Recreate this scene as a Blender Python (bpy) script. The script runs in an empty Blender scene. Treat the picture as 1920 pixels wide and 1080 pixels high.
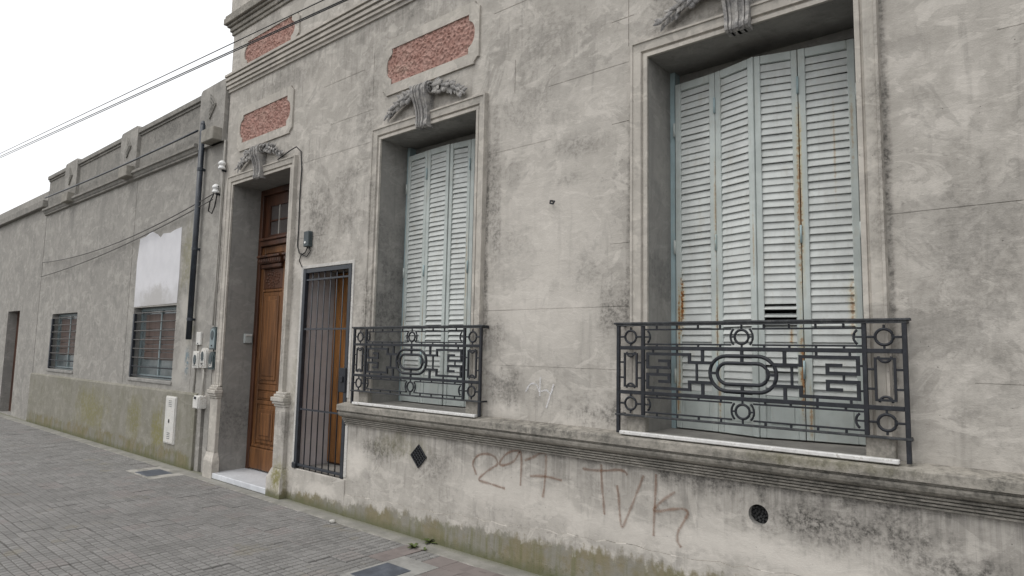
import bpy, bmesh, math, random
from mathutils import Vector, Matrix
random.seed(7)
scene = bpy.context.scene
C = scene.collection
R = math.radians

# ------------------------------------------------------------------ camera
F_PX, YAW, PITCH, ROLL = 1212.0, -0.704494, 0.098653, 0.019906
CAM = Vector((0.0, -3.87, 1.6))
cy, sy, cp, sp = math.cos(YAW), math.sin(YAW), math.cos(PITCH), math.sin(PITCH)
FW = Vector((sy*cp, cy*cp, sp)); r0 = Vector((cy, -sy, 0)); u0 = r0.cross(FW)
RT = r0*math.cos(ROLL) + u0*math.sin(ROLL); UP = -r0*math.sin(ROLL) + u0*math.cos(ROLL)
cd = bpy.data.cameras.new('camera'); cam = bpy.data.objects.new('camera', cd); C.objects.link(cam)
m3 = Matrix((RT, UP, -FW)).transposed().to_4x4(); m3.translation = CAM
cam.matrix_world = m3
cd.sensor_width = 36; cd.lens = 36*F_PX/1920; cd.clip_start = .05; cd.clip_end = 2000
scene.camera = cam
def project(p):
    v = Vector(p) - CAM; d = v.dot(FW)
    if d < .1: return None
    return 960 + F_PX*v.dot(RT)/d, 540 - F_PX*v.dot(UP)/d

# ------------------------------------------------------------------ overcast sky, soft sun, exposure
SUN_EL, SUN_AZ = 58, 200          # azimuth clockwise from +Y
w = bpy.data.worlds.new('World'); scene.world = w; w.use_nodes = True
nt = w.node_tree; nt.nodes.clear()
sky = nt.nodes.new('ShaderNodeTexSky'); sky.sky_type = 'NISHITA'; sky.sun_disc = False
sky.sun_elevation = R(SUN_EL); sky.sun_rotation = R(SUN_AZ); sky.air_density = 1; sky.dust_density = 4
hsv = nt.nodes.new('ShaderNodeHueSaturation'); hsv.inputs['Saturation'].default_value = .25
mixc = nt.nodes.new('ShaderNodeMix'); mixc.data_type = 'RGBA'; mixc.inputs[0].default_value = .8
mixc.inputs[7].default_value = (9.9, 10.0, 10.15, 1)      # even cloud layer over the clear sky
bg = nt.nodes.new('ShaderNodeBackground'); bg.inputs[1].default_value = .12
out = nt.nodes.new('ShaderNodeOutputWorld')
nt.links.new(sky.outputs[0], hsv.inputs['Color']); nt.links.new(hsv.outputs[0], mixc.inputs[6])
nt.links.new(mixc.outputs[2], bg.inputs[0]); nt.links.new(bg.outputs[0], out.inputs[0])
sd = bpy.data.lights.new('sun', 'SUN'); sd.energy = .9; sd.angle = R(35); sd.color = (1, .97, .92)
sun = bpy.data.objects.new('sun', sd); C.objects.link(sun)
az, el = R(SUN_AZ), R(SUN_EL)
sdir = Vector((math.sin(az)*math.cos(el), math.cos(az)*math.cos(el), math.sin(el)))
sun.rotation_euler = sdir.to_track_quat('Z', 'Y').to_euler(); sun.location = (0, -6, 9)
vs = scene.view_settings; vs.view_transform = 'Standard'; vs.look = 'None'; vs.exposure = 0.23; vs.gamma = 1
vs.use_curve_mapping = False
scene.render.engine = 'CYCLES'

# ------------------------------------------------------------------ material helper
class Mt:
    def __init__(s, name, rough=.8, spec=.3):
        s.m = bpy.data.materials.new(name); s.m.use_nodes = True
        s.t = s.m.node_tree; s.b = s.t.nodes['Principled BSDF']
        s.b.inputs['Roughness'].default_value = rough
        s.b.inputs['Specular IOR Level'].default_value = spec
        s.geo = s.t.nodes.new('ShaderNodeNewGeometry'); s.pos = s.geo.outputs['Position']
    def put(s, inp, v):
        if isinstance(v, bpy.types.NodeSocket): s.t.links.new(v, inp)
        elif isinstance(v, tuple) and len(v) == 3 and inp.type == 'RGBA': inp.default_value = (*v, 1)
        else: inp.default_value = v
    def node(s, ty, ins=(), **kw):
        n = s.t.nodes.new('ShaderNode'+ty)
        for k, v in kw.items(): setattr(n, k, v)
        for i, v in enumerate(ins):
            if v is not None: s.put(n.inputs[i], v)
        return n
    def math(s, op, a, b=0.0, c=None):
        n = s.node('Math', (a, b), operation=op); n.use_clamp = False
        return n.outputs[0]
    def vm(s, op, a, b=None):
        n = s.node('VectorMath', (a, b), operation=op)
        return n.outputs['Value'] if op in ('LENGTH', 'DOT_PRODUCT') else n.outputs[0]
    def scaled(s, v, k): return s.vm('MULTIPLY', v, k)
    def noise(s, vec, scale, detail=4, rough=.55, dist=0.0):
        n = s.t.nodes.new('ShaderNodeTexNoise'); s.put(n.inputs['Vector'], vec)
        n.inputs['Scale'].default_value = scale; n.inputs['Detail'].default_value = detail
        n.inputs['Roughness'].default_value = rough; n.inputs['Distortion'].default_value = dist
        return n.outputs['Fac']
    def voro(s, vec, scale, feature='F1', out='Distance'):
        n = s.t.nodes.new('ShaderNodeTexVoronoi'); n.feature = feature
        s.put(n.inputs['Vector'], vec); n.inputs['Scale'].default_value = scale
        return n.outputs[out]
    def ramp(s, f, lo, hi, a=0.0, b=1.0):
        n = s.node('MapRange', (f, lo, hi, a, b), interpolation_type='SMOOTHSTEP'); return n.outputs[0]
    def mix(s, f, a, b, blend='MIX'):
        n = s.t.nodes.new('ShaderNodeMix'); n.data_type = 'RGBA'; n.blend_type = blend; n.clamp_factor = True
        s.put(n.inputs[0], f); s.put(n.inputs[6], a); s.put(n.inputs[7], b); return n.outputs[2]
    def xyz(s, v):
        return s.node('SeparateXYZ', (v,)).outputs
    def blob(s, c, r, nz, k=1.1, hard=.25):
        """soft patch round world point (x, z), radii r, edge broken by noise nz"""
        d = s.vm('SUBTRACT', s.pos, (c[0], 0, c[1])); d = s.scaled(d, (1/r[0], 0, 1/r[1]))
        l = s.vm('LENGTH', d); l = s.math('ADD', l, s.math('MULTIPLY', s.math('SUBTRACT', nz, .5), k*2))
        return s.ramp(l, 1.0, hard)
    def bump(s, h, strength=.3, dist=.01, prev=None):
        n = s.t.nodes.new('ShaderNodeBump'); n.inputs['Strength'].default_value = strength
        n.inputs['Distance'].default_value = dist; s.put(n.inputs['Height'], h)
        if prev is not None: s.put(n.inputs['Normal'], prev)
        return n.outputs[0]
    def done(s, col=None, normal=None, rough=None):
        if col is not None: s.put(s.b.inputs['Base Color'], col)
        if normal is not None: s.put(s.b.inputs['Normal'], normal)
        if rough is not None: s.put(s.b.inputs['Roughness'], rough)
        return s.m

def stucco(name, light, mid, dark, stains=(), greens=(), pales=(), algae=None, drips=(), bump=.35, seed=0.0, joint=True, cover=0.0):
    m = Mt(name, .9, .15)
    p = m.vm('ADD', m.pos, (seed, seed*.7, seed*1.3))
    big = m.noise(p, .9, 3, .6); med = m.noise(p, 4.2, 5, .68, .3); fine = m.noise(p, 22, 5, .7)
    grit = m.noise(p, 150, 2, .6); streak = m.noise(m.scaled(p, (9, 9, .9)), 1.6, 4, .65)
    trowel = m.noise(m.scaled(p, (1, 1, 2.2)), 7, 4, .6, .8)
    c = m.mix(m.ramp(med, .34, .66), mid, light)
    c = m.mix(m.math('MULTIPLY', m.ramp(big, .4, .68), .5), c, mid)
    c = m.mix(m.math('MULTIPLY', m.math('MULTIPLY', m.ramp(fine, .50, .72), m.ramp(big, .38, .62)), .62), c, dark)
    c = m.mix(m.math('MULTIPLY', m.ramp(streak, .53, .72), .42), c, dark)
    pale = tuple(min(.8, x*1.2) for x in light)
    pa = m.noise(p, 1.7, 6, .64, .9); pb = m.noise(m.scaled(p, (1, 1, 1.6)), 2.9, 6, .62, 1.4)
    c = m.mix(m.math('MULTIPLY', m.ramp(pa, .535, .56), .42), c, mid)
    c = m.mix(m.math('MULTIPLY', m.ramp(pb, .56, .585), .38), c, pale)
    c = m.mix(m.math('MULTIPLY', m.ramp(pa, .455, .435), .30), c, tuple(x*1.15 for x in dark))
    c = m.mix(m.math('MULTIPLY', m.ramp(trowel, .55, .72), .38), c, pale)
    for (cc, r, a) in pales:
        c = m.mix(m.math('MULTIPLY', m.blob(cc, r, med), a), c, pale)
    soot = m.math('MULTIPLY', m.ramp(fine, .36, .6), m.ramp(m.noise(p, 48, 3, .7), .3, .6))
    deep = tuple(x*.40 for x in dark)
    for (cc, r, a) in stains:
        f = m.math('MULTIPLY', m.blob(cc, r, m.math('MULTIPLY', m.math('ADD', med, streak), .5), 1.5, .1), a)
        c = m.mix(m.math('MULTIPLY', f, m.math('ADD', m.math('MULTIPLY', soot, .75), .25)), c, deep)
    for (cc, r, a) in greens:
        f = m.math('MULTIPLY', m.blob(cc, r, m.math('MULTIPLY', m.math('ADD', med, streak), .5), 1.3, .15), a)
        c = m.mix(m.math('MULTIPLY', f, m.ramp(fine, .25, .6)), c, (.20, .185, .075))
    for (zt, ln, a) in drips:                        # rain-washed runs below a ledge
        zz = m.xyz(m.pos)[2]; runs = m.noise(m.scaled(p, (22, 22, .5)), 1.0, 4, .7)
        f = m.math('MULTIPLY', m.ramp(m.math('ADD', zz, m.math('MULTIPLY', m.math('SUBTRACT', streak, .5), ln*1.6)), zt-ln, zt), m.math('LESS_THAN', zz, zt+.03))
        c = m.mix(m.math('MULTIPLY', m.math('MULTIPLY', f, m.ramp(runs, .42, .62)), a), c, tuple(x*.62 for x in dark))
    if cover: c = m.mix(m.math('MULTIPLY', soot, cover), c, deep)
    if algae:
        z = m.xyz(m.pos)[2]; x = m.xyz(m.pos)[0]
        base = m.math('ADD', algae[0], m.math('MULTIPLY', x, algae[1]))
        e = m.math('SUBTRACT', z, base)
        e = m.math('ADD', e, m.math('MULTIPLY', m.math('SUBTRACT', m.math('MULTIPLY', m.math('ADD', med, streak), .5), .5), .42))
        e = m.math('ADD', e, m.math('MULTIPLY', m.math('SUBTRACT', fine, .5), .14)); f = m.ramp(e, .035, -.03)
        g = m.mix(m.ramp(m.noise(p, 2.6, 5, .72), .40, .60), (.188, .163, .102), (.215, .205, .178))
        g = m.mix(m.math('MULTIPLY', m.ramp(streak, .42, .66), .7), g, (.125, .125, .055))
        c = m.mix(m.math('MULTIPLY', f, .94), c, g)
        c = m.mix(m.math('MULTIPLY', m.math('MULTIPLY', m.ramp(e, -.05, -.2), m.ramp(fine, .52, .62)), .6), c, (.085, .088, .045))
        lowest = m.ramp(m.math('ADD', z, m.math('MULTIPLY', m.math('SUBTRACT', med, .5), .1)), .09, .0)
        c = m.mix(m.math('MULTIPLY', lowest, .7), c, (.10, .105, .055))
    pit = m.ramp(m.voro(m.vm('ADD', p, m.scaled(p, (.3, .3, .3))), 15), .075, .03)
    pit = m.math('MULTIPLY', pit, m.ramp(m.noise(p, 2.6, 2), .52, .6))
    c = m.mix(m.math('MULTIPLY', pit, .8), c, tuple(x*.3 for x in dark))
    c = m.mix(m.math('MULTIPLY', m.ramp(grit, .55, .75), .14), c, dark)
    h = m.math('ADD', m.math('MULTIPLY', fine, .55), m.math('MULTIPLY', grit, .25))
    h = m.math('ADD', h, m.math('MULTIPLY', trowel, .7)); h = m.math('SUBTRACT', h, m.math('MULTIPLY', pit, 1.2))
    return m.done(c, m.bump(h, bump, .012))

def plain(name, col, rough=.6, var=.25, scale=12, spec=.3, bump=.1, metal=0, worn=None, worn_amt=.5, seed=0.0):
    m = Mt(name, rough, spec); p = m.vm('ADD', m.pos, (seed, seed, seed)); n = m.noise(p, scale, 6, .65); f = m.noise(p, scale*7, 4, .6)
    c = m.mix(m.ramp(n, .3, .7), tuple(x*(1-var) for x in col), tuple(min(1, x*(1+var)) for x in col))
    if worn: c = m.mix(m.math('MULTIPLY', m.ramp(m.math('ADD', m.math('MULTIPLY', n, .5), m.math('MULTIPLY', f, .5)), .5, .64), worn_amt), c, worn)
    m.b.inputs['Metallic'].default_value = metal
    return m.done(c, m.bump(f, bump, .004), m.ramp(n, .2, .8, rough*.85, min(1, rough*1.15)))

def wood(name, a, b, rough=.45, spec=.4):
    m = Mt(name, rough, spec)
    g = m.noise(m.scaled(m.pos, (38, 38, 1.6)), 1.0, 6, .7, .6); g2 = m.noise(m.scaled(m.pos, (5, 5, .8)), 1.2, 4)
    c = m.mix(m.ramp(g, .3, .7), a, b); c = m.mix(m.math('MULTIPLY', m.ramp(g2, .42, .66), .7), c, tuple(x*.45 for x in a))
    c = m.mix(m.math('MULTIPLY', m.ramp(m.noise(m.pos, 30, 5, .7), .6, .72), .4), c, tuple(min(1, x*1.7) for x in b))
    return m.done(c, m.bump(g, .12, .003))

W_LIGHT, W_MID, W_DARK = (.495, .465, .424), (.366, .343, .310), (.188, .178, .162)
MAIN_STAINS = [((-5.13, 2.6), (.035, 1.3), .8), ((-3.575, 2.8), (.04, 1.2), .8), ((-3.57, 2.05), (.05, .5), .7), ((-2.235, 2.5), (.035, 1.1), .7), ((-6.49, 2.6), (.04, 1.0), .6), ((-4.4, 3.82), (.75, .05), .6), ((-1.5, 3.83), (.75, .06), .6), ((-5.5, 2.3), (.14, .7), .45), ((-6.05, 2.85), (.35, .5), .5), ((-5.55, 3.0), (.3, .4), .45), ((-4.85, 4.85), (.8, .12), .4), ((-3.1, 3.55), (.5, .35), .35), ((-2.75, 2.9), (.22, .08), .4), ((-3.3, 2.45), (.35, .2), .3), ((-2.6, 2.2), (.3, .25), .35), ((-4.0, 4.75), (.5, .3), .3), ((-5.15, 1.95), (.12, .55), .8), ((-4.85, .70), (.5, .17), .85), ((-4.1, .62), (.35, .2), .55), ((-6.1, 3.1), (.4, .35), .45),
 ((-6.75, 1.7), (.14, .6), .5), ((-5.35, 2.2), (.12, .5), .35), ((-5.6, 3.35), (.35, .25), .45), ((-3.4, 1.32), (.35, .25), .7),
 ((-2.42, 1.18), (.4, .16), .8), ((-2.36, 1.86), (.2, .28), .75), ((-2.65, 3.14), (.28, .12), .5), ((-3.3, 3.05), (.2, .15), .3),
 ((-.668, 2.6), (.035, 1.6), .9), ((-.3, 2.0), (.4, .9), .35), ((-.95, .70), (.75, .19), 1.0), ((-.45, .58), (.4, .12), .9), ((-1.75, .83), (.55, .10), .85),
 ((-2.0, .6), (.2, .14), .3), ((-3.9, .9), (.8, .06), .5), ((-2.6, .87), (1.2, .05), .6), ((-1.0, .87), (1.2, .07), .8), ((-3.5, 2.9), (.1, .9), .6), ((-3.45, 1.75), (.18, .2), .6),
 ((-7.0, 4.75), (1.2, .15), .3), ((-5.3, 4.4), (.25, .5), .4), ((-3.0, 4.0), (.5, .4), .25), ((-1.95, 3.95), (.25, .25), .45), ((-6.2, .75), (.2, .2), .3), ((-5.2, 3.9), (.2, .35), .45), ((-8.2, 2.4), (.07, 1.2), .5), ((.4, 3.2), (.5, .8), .3), ((.9, 1.5), (.6, .5), .4), ((-6.45, .75), (.1, .2), .5)]
MAIN_PALES = [((-3.0, 2.55), (.9, .7), .5), ((-3.0, 1.9), (.7, .45), .5), ((-2.9, 3.4), (.8, .3), .4), ((-5.2, .55), (.25, .2), .9), ((-3.3, .55), (.9, .22), .6), ((-1.4, .50), (.8, .12), .7), ((-2.3, .45), (.8, .14), .6),
 ((-5.5, 2.6), (.2, .3), .4), ((-6.2, 2.45), (.3, .14), .6), ((-6.45, 1.6), (.12, .6), .5), ((-2.6, 1.13), (.3, .12), .6), ((-.8, .42), (.8, .12), .7), ((-5.75, .18), (.45, .1), .7), ((-3.35, 1.16), (.3, .08), .6)]
MAIN_GREENS = [((-6.5, .2), (.16, .26), .95), ((-4.6, .75), (.6, .16), .3), ((-6.3, 1.2), (.2, .5), .2)]
M = {}
M['wall'] = stucco('stucco_main', W_LIGHT, W_MID, W_DARK, MAIN_STAINS, MAIN_GREENS, MAIN_PALES, algae=(.37, .047), drips=[(.875, .34, .40), (4.945, .5, .28)], bump=.42)
M['trim'] = stucco('stucco_trim', (.50, .468, .42), (.395, .37, .332), (.225, .213, .195), [((-5.1, 1.9), (.15, .7), .75), ((-.66, 2.7), (.14, 1.2), .55), ((-6.6, 1.6), (.15, .6), .4), ((-5.08, 3.0), (.1, .6), .5)], bump=.3, seed=3.1)
M['ledge'] = stucco('stucco_ledge', (.36, .335, .295), (.265, .248, .218), (.15, .144, .13), [((-2.9, 1.06), (.9, .08), .6), ((-1.0, .96), (1.2, .2), .5), ((.3, 1.0), (.8, .2), .7)], greens=[((-1, 1.05), (.6, .05), .3)], bump=.5, seed=5.7, cover=.35)
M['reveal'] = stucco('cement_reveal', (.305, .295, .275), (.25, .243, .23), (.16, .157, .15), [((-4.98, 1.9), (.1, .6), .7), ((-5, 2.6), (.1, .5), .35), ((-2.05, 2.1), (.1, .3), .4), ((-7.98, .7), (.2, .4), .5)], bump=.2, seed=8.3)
M['neigh'] = stucco('stucco_neighbour', (.355, .338, .31), (.27, .258, .238), (.165, .16, .149), [((-9.2, 1.6), (.3, .3), .25), ((-10.4, 4.75), (1.6, .22), .6), ((-13, 4.75), (1.6, .22), .6), ((-8.7, 4.6), (.3, .5), .3)],
    greens=[((-9.2, 2.8), (.3, .7), .45), ((-9.0, 1.9), (.2, .4), .3)], pales=[((-9.2, 2.1), (.22, .35), .9), ((-9.15, 1.5), (.2, .4), .9), ((-9.3, 1.15), (.3, .15), .6)], bump=.25, seed=11.9)
M['dado'] = stucco('stucco_neighbour_base', (.265, .252, .218), (.208, .198, .166), (.15, .145, .105), [((-10.6, .5), (.2, .5), .3)], greens=[((-9.75, .35), (.3, .5), .9), ((-10.6, .5), (.4, .5), .6), ((-12.5, .5), (1, .5), .7)], bump=.3, seed=13.3, algae=(.2, 0))
M['parapet'] = stucco('stucco_parapet', (.30, .285, .26), (.24, .23, .21), (.15, .147, .138), [((-10.2, 4.9), (1.2, .2), .5)], bump=.3, seed=17.7, cover=.25)

def ornament_mat():
    m = Mt('weathered_cast_plaster', .85, .2); n = m.noise(m.pos, 16, 6, .7); f = m.noise(m.pos, 70, 5, .65)
    c = m.mix(m.ramp(n, .35, .62), (.40, .382, .358), (.20, .196, .194))
    c = m.mix(m.math('MULTIPLY', m.ramp(f, .5, .66), .6), c, (.44, .425, .41))
    return m.done(c, m.bump(f, .6, .01))
M['ornament'] = ornament_mat()

def red_mat():
    m = Mt('red_rough_plaster', .9, .15); n = m.noise(m.pos, 9, 5, .6); f = m.noise(m.pos, 60, 5, .7)
    c = m.mix(m.ramp(n, .3, .7), (.37, .215, .18), (.44, .285, .245)); c = m.mix(m.math('MULTIPLY', m.ramp(f, .5, .7), .45), c, (.23, .125, .10))
    c = m.mix(m.math('MULTIPLY', m.ramp(m.noise(m.pos, 3.3, 5, .7), .52, .7), .4), c, (.42, .33, .27))
    return m.done(c, m.bump(f, .7, .012))
M['red'] = red_mat()

def shutter_mat(name, col, rust):
    m = Mt(name, .55, .3); n = m.noise(m.scaled(m.pos, (3, 3, 3)), 2.2, 5, .6); f = m.noise(m.pos, 45, 6, .7); st = m.noise(m.scaled(m.pos, (30, 30, 1.2)), 1.5, 5, .65)
    c = m.mix(m.ramp(n, .3, .7), tuple(x*.88 for x in col), tuple(x*1.1 for x in col))
    c = m.mix(m.math('MULTIPLY', m.ramp(st, .52, .75), .30), c, (.36, .35, .31))
    c = m.mix(m.math('MULTIPLY', m.ramp(f, .6, .74), .35), c, (.30, .28, .25))
    oi = m.node('ObjectInfo').outputs['Random']; c = m.mix(m.math('MULTIPLY', m.ramp(oi, .0, 1.0), .22), c, tuple(x*.72 for x in col))
    c = m.mix(m.math('MULTIPLY', m.ramp(m.noise(m.scaled(m.pos, (6, 6, 2)), 2.0, 6, .7), .54, .66), .32), c, (.40, .385, .33))
    for (cc, r, a) in rust:
        b = m.blob(cc, r, m.math('MULTIPLY', m.math('ADD', f, st), .5), 1.2, .1)
        c = m.mix(m.math('MULTIPLY', b, a*.55), c, (.50, .42, .20))
        b2 = m.blob(cc, (r[0]*.45, r[1]*.7), f, 2.0, .2)
        c = m.mix(m.math('MULTIPLY', b2, a*.9), c, (.27, .115, .035))
    return m.done(c, m.bump(f, .15, .004))
RUST = [((-2.0, 1.95), (.030, .28), 1.2), ((-2.02, 1.45), (.025, .3), .6), ((-1.19, 3.0), (.02, .3), .6), ((-1.74, 2.6), (.016, .5), .5), ((-.9, 3.0), (.018, .35), .4), ((-1.72, 1.35), (.02, .25), .6), ((-4.63, 1.8), (.015, .5), .4), ((-4.94, 1.7), (.02, .4), .5), ((-1.195, 2.55), (.035, .75), .8), ((-1.20, 1.5), (.03, .4), 1), ((-2.02, 1.85), (.022, .35), 1), ((-1.735, 1.8), (.02, .5), .6), ((-.93, 1.9), (.03, .25), .7), ((-1.16, 1.25), (.02, .25), .7),
 ((-1.46, 2.3), (.012, .35), .45), ((-4.08, 2.3), (.02, .7), .4), ((-2.03, 1.3), (.02, .2), .7), ((-1.0, 2.9), (.012, .5), .4), ((-1.26, 1.72), (.02, .1), .8)]
M['slat'] = shutter_mat('shutter_slat_paint', (.53, .55, .535), RUST)
M['leaf'] = shutter_mat('shutter_frame_paint', (.46, .50, .482), RUST)
M['frame_blue'] = shutter_mat('window_frame_paint', (.34, .44, .46), RUST[2:4])
M['iron'] = plain('black_iron_paint', (.010, .012, .017), .55, .35, 20, .45, .25, worn=(.045, .046, .05), worn_amt=.4)
M['iron_rail'] = plain('iron_handrail', (.030, .033, .037), .55, .35, 25, .4, .25, worn=(.12, .115, .105), worn_amt=.6)
M['gate'] = plain('gate_iron', (.022, .026, .034), .45, .3, 20, .5, .1)
M['marble'] = plain('white_marble', (.60, .595, .58), .5, .16, 9, .35, .1, worn=(.30, .285, .25), worn_amt=.7)
M['marble_top'] = plain('dusty_marble_top', (.30, .285, .265), .75, .2, 9, .2, .1, worn=(.2, .19, .17), worn_amt=.5)
M['step'] = plain('door_step_marble', (.56, .575, .60), .45, .12, 5, .35, .05, worn=(.42, .42, .42), worn_amt=.4)
M['wood'] = wood('varnished_door_wood', (.072, .030, .012), (.225, .100, .036))
M['wood_dark'] = wood('dark_door_wood', (.052, .021, .011), (.105, .042, .021))
M['wood_orange'] = wood('orange_plank_wood', (.24, .10, .028), (.40, .185, .055))
M['blind'] = wood('blind_wood', (.070, .045, .037), (.115, .078, .064), .6)
M['glass'] = plain('window_glass', (.085, .075, .072), .15, .3, 2, .6, 0)
M['pane'] = plain('grey_window_pane', (.13, .15, .155), .2, .25, 3, .5, 0)
M['pipe'] = plain('black_pipe', (.020, .026, .036), .38, .3, 8, .5, .05, worn=(.06, .07, .08), worn_amt=.5)
M['conduit'] = plain('conduit_paint', (.36, .345, .315), .7, .15, 14)
M['ceramic'] = plain('white_ceramic', (.74, .74, .73), .25, .06, 20, .5)
M['enamel'] = plain('white_enamel', (.60, .59, .56), .5, .14, 9, .35, .1, worn=(.27, .19, .13), worn_amt=.5)
M['rust'] = plain('rusty_edge', (.20, .085, .04), .8, .4, 40)
M['paint_white'] = plain('white_paint_patch', (.66, .66, .70), .8, .1, 1.5, .2, .15, worn=(.5, .49, .48), worn_amt=.4)
def wash_mat():
    m = Mt('white_paint_patch', .85, .2); n = m.noise(m.pos, 6, 6, .7); f = m.noise(m.pos, 3, 5, .6)
    c = m.mix(m.ramp(f, .3, .7), (.57, .565, .585), (.63, .625, .645)); c = m.mix(m.blob((-10.25, 2.2), (.75, .34), n, .8, .3), c, (.40, .385, .37))
    z = m.xyz(m.pos)[2]; c = m.mix(m.math('MULTIPLY', m.ramp(m.math('ADD', z, m.math('MULTIPLY', m.math('SUBTRACT', n, .5), .5)), 2.55, 2.25), .55), c, (.47, .46, .46))
    return m.done(c, m.bump(n, .15, .004))
M['paint_white'] = wash_mat()
M['limewash'] = plain('lime_plaster', (.50, .485, .46), .85, .18, 9, .2, .4, worn=(.34, .325, .30), worn_amt=.75)
M['dark'] = plain('dark_gap', (.012, .012, .013), .9, .2)
M['interior'] = plain('light_block_dark', (.05, .05, .05), .9, .2)  # near-black colour of the added light-blocking box
M['passage'] = plain('grey_passage_wall', (.52, .495, .50), .8, .1, 5, .2, .1)
M['meterblue'] = plain('blue_grey_metal', (.20, .245, .255), .5, .2, 14, .4)
M['metergreen'] = plain('dark_green_metal', (.05, .068, .07), .45, .3, 14, .4)
M['greybox'] = plain('pale_grey_plastic', (.36, .385, .375), .5, .1, 10)
M['darkbox'] = plain('dark_teal_plastic', (.055, .07, .075), .45, .25, 10)
M['cable'] = plain('black_cable', (.028, .027, .028), .6, .2)
M['cable_grey'] = plain('grey_cable', (.11, .105, .10), .7, .2)
M['concrete'] = plain('concrete_block', (.27, .255, .225), .9, .2, 9, .15, .5)
M['asphalt'] = plain('asphalt', (.05, .05, .05), .9, .3, 40, .2, .6)
M['earth'] = plain('far_ground', (.16, .15, .13), .95, .2, 1)
M['kerbstone'] = plain('kerb_concrete', (.28, .275, .26), .9, .2, 6, .2, .5)
M['cover'] = plain('slate_cover', (.075, .085, .105), .55, .25, 8, .35, .3, worn=(.13, .14, .155), worn_amt=.5)
M['leafgreen'] = plain('weed_leaf', (.085, .11, .035), .6, .4, 60)
M['stone'] = plain('pebble_stone', (.42, .41, .38), .8, .2, 30)
M['roof'] = plain('flat_roof', (.18, .17, .16), .9, .2)

def strip_mat():
    m = Mt('wall_foot_concrete', .9, .15); n = m.noise(m.pos, 5, 6, .7); f = m.noise(m.pos, 40, 5, .7)
    c = m.mix(m.ramp(n, .35, .65), (.215, .21, .19), (.30, .29, .265)); c = m.mix(m.math('MULTIPLY', m.ramp(f, .5, .7), .5), c, (.13, .13, .10))
    y = m.xyz(m.pos)[1]
    seam = m.math('MULTIPLY', m.ramp(m.math('ADD', y, m.math('MULTIPLY', m.math('SUBTRACT', f, .5), .03)), -.175, -.20), m.ramp(n, .42, .6))
    c = m.mix(m.math('MULTIPLY', seam, .7), c, (.42, .40, .37))
    c = m.mix(m.math('MULTIPLY', m.ramp(m.math('ADD', y, m.math('MULTIPLY', m.math('SUBTRACT', n, .5), .12)), -.10, .0), .55), c, (.13, .135, .075))
    return m.done(c, m.bump(f, .5, .008))
M['strip'] = strip_mat()
def tile_mat(name, lo, hi, tint):
    m = Mt(name, .85, .22)
    cell = m.vm('FLOOR', m.scaled(m.vm('ADD', m.pos, (20.0, 0.2, 0)), (5, 5, 0)))
    wn = m.node('TexWhiteNoise', (cell,), noise_dimensions='3D')
    n = m.noise(m.pos, 1.4, 5, .65); f = m.noise(m.pos, 55, 5, .7)
    c = m.mix(wn.outputs[0], lo, hi)
    pc = m.vm('FLOOR', m.scaled(m.vm('ADD', m.pos, (20.0, 0.2, 0)), (15, 15, 0))); wp = m.node('TexWhiteNoise', (pc,), noise_dimensions='3D').outputs[0]
    c = m.mix(m.math('MULTIPLY', m.ramp(wp, .45, 1.0), .24), c, tuple(x*1.38 for x in hi)); c = m.mix(m.math('MULTIPLY', m.ramp(wp, .3, .0), .35), c, tuple(x*.6 for x in lo))
    c = m.mix(m.math('MULTIPLY', m.ramp(wn.outputs[0], .86, .9), .55), c, tint)
    c = m.mix(m.math('MULTIPLY', m.ramp(n, .42, .68), .45), c, (.155, .152, .145))
    c = m.mix(m.math('MULTIPLY', m.ramp(f, .55, .72), .5), c, (.12, .115, .105))
    c = m.mix(m.math('MULTIPLY', m.ramp(m.noise(m.pos, 2.3, 4, .6), .6, .72), .35), c, (.20, .175, .12))
    return m.done(c, m.bump(f, .4, .005))
M['tile'] = tile_mat('pavement_tile_grey', (.195, .190, .183), (.232, .226, .218), (.225, .202, .193))
M['tile_red'] = tile_mat('pavement_tile_red', (.185, .158, .150), (.205, .178, .168), (.20, .176, .168))
M['groove'] = tile_mat('pavement_tile_groove', (.088, .084, .078), (.115, .11, .10), (.10, .092, .085))
M['mortar'] = plain('pavement_mortar', (.10, .095, .085), .95, .3, 20)

def spray_mat(name, col, amt):
    m = Mt(name, .8, .2); m.m.blend_method = 'BLEND' if hasattr(m.m, 'blend_method') else None
    uv = m.node('UVMap').outputs[0]; u = m.xyz(uv)[0]
    d = m.math('ABSOLUTE', m.math('SUBTRACT', u, .5))
    a = m.ramp(d, .5, .0); n = m.noise(m.pos, 60, 5, .7); n2 = m.noise(m.pos, 7, 3)
    a = m.math('MULTIPLY', a, m.ramp(n, .3, .55, .45, 1.0)); a = m.math('MULTIPLY', a, m.ramp(n2, .3, .7, amt*.65, amt))
    m.put(m.b.inputs['Alpha'], a)
    return m.done(col)
M['spray'] = spray_mat('brown_spray_paint', (.245, .14, .092), .62)
M['chalk'] = spray_mat('white_spray_paint', (.74, .74, .76), .75)

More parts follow.
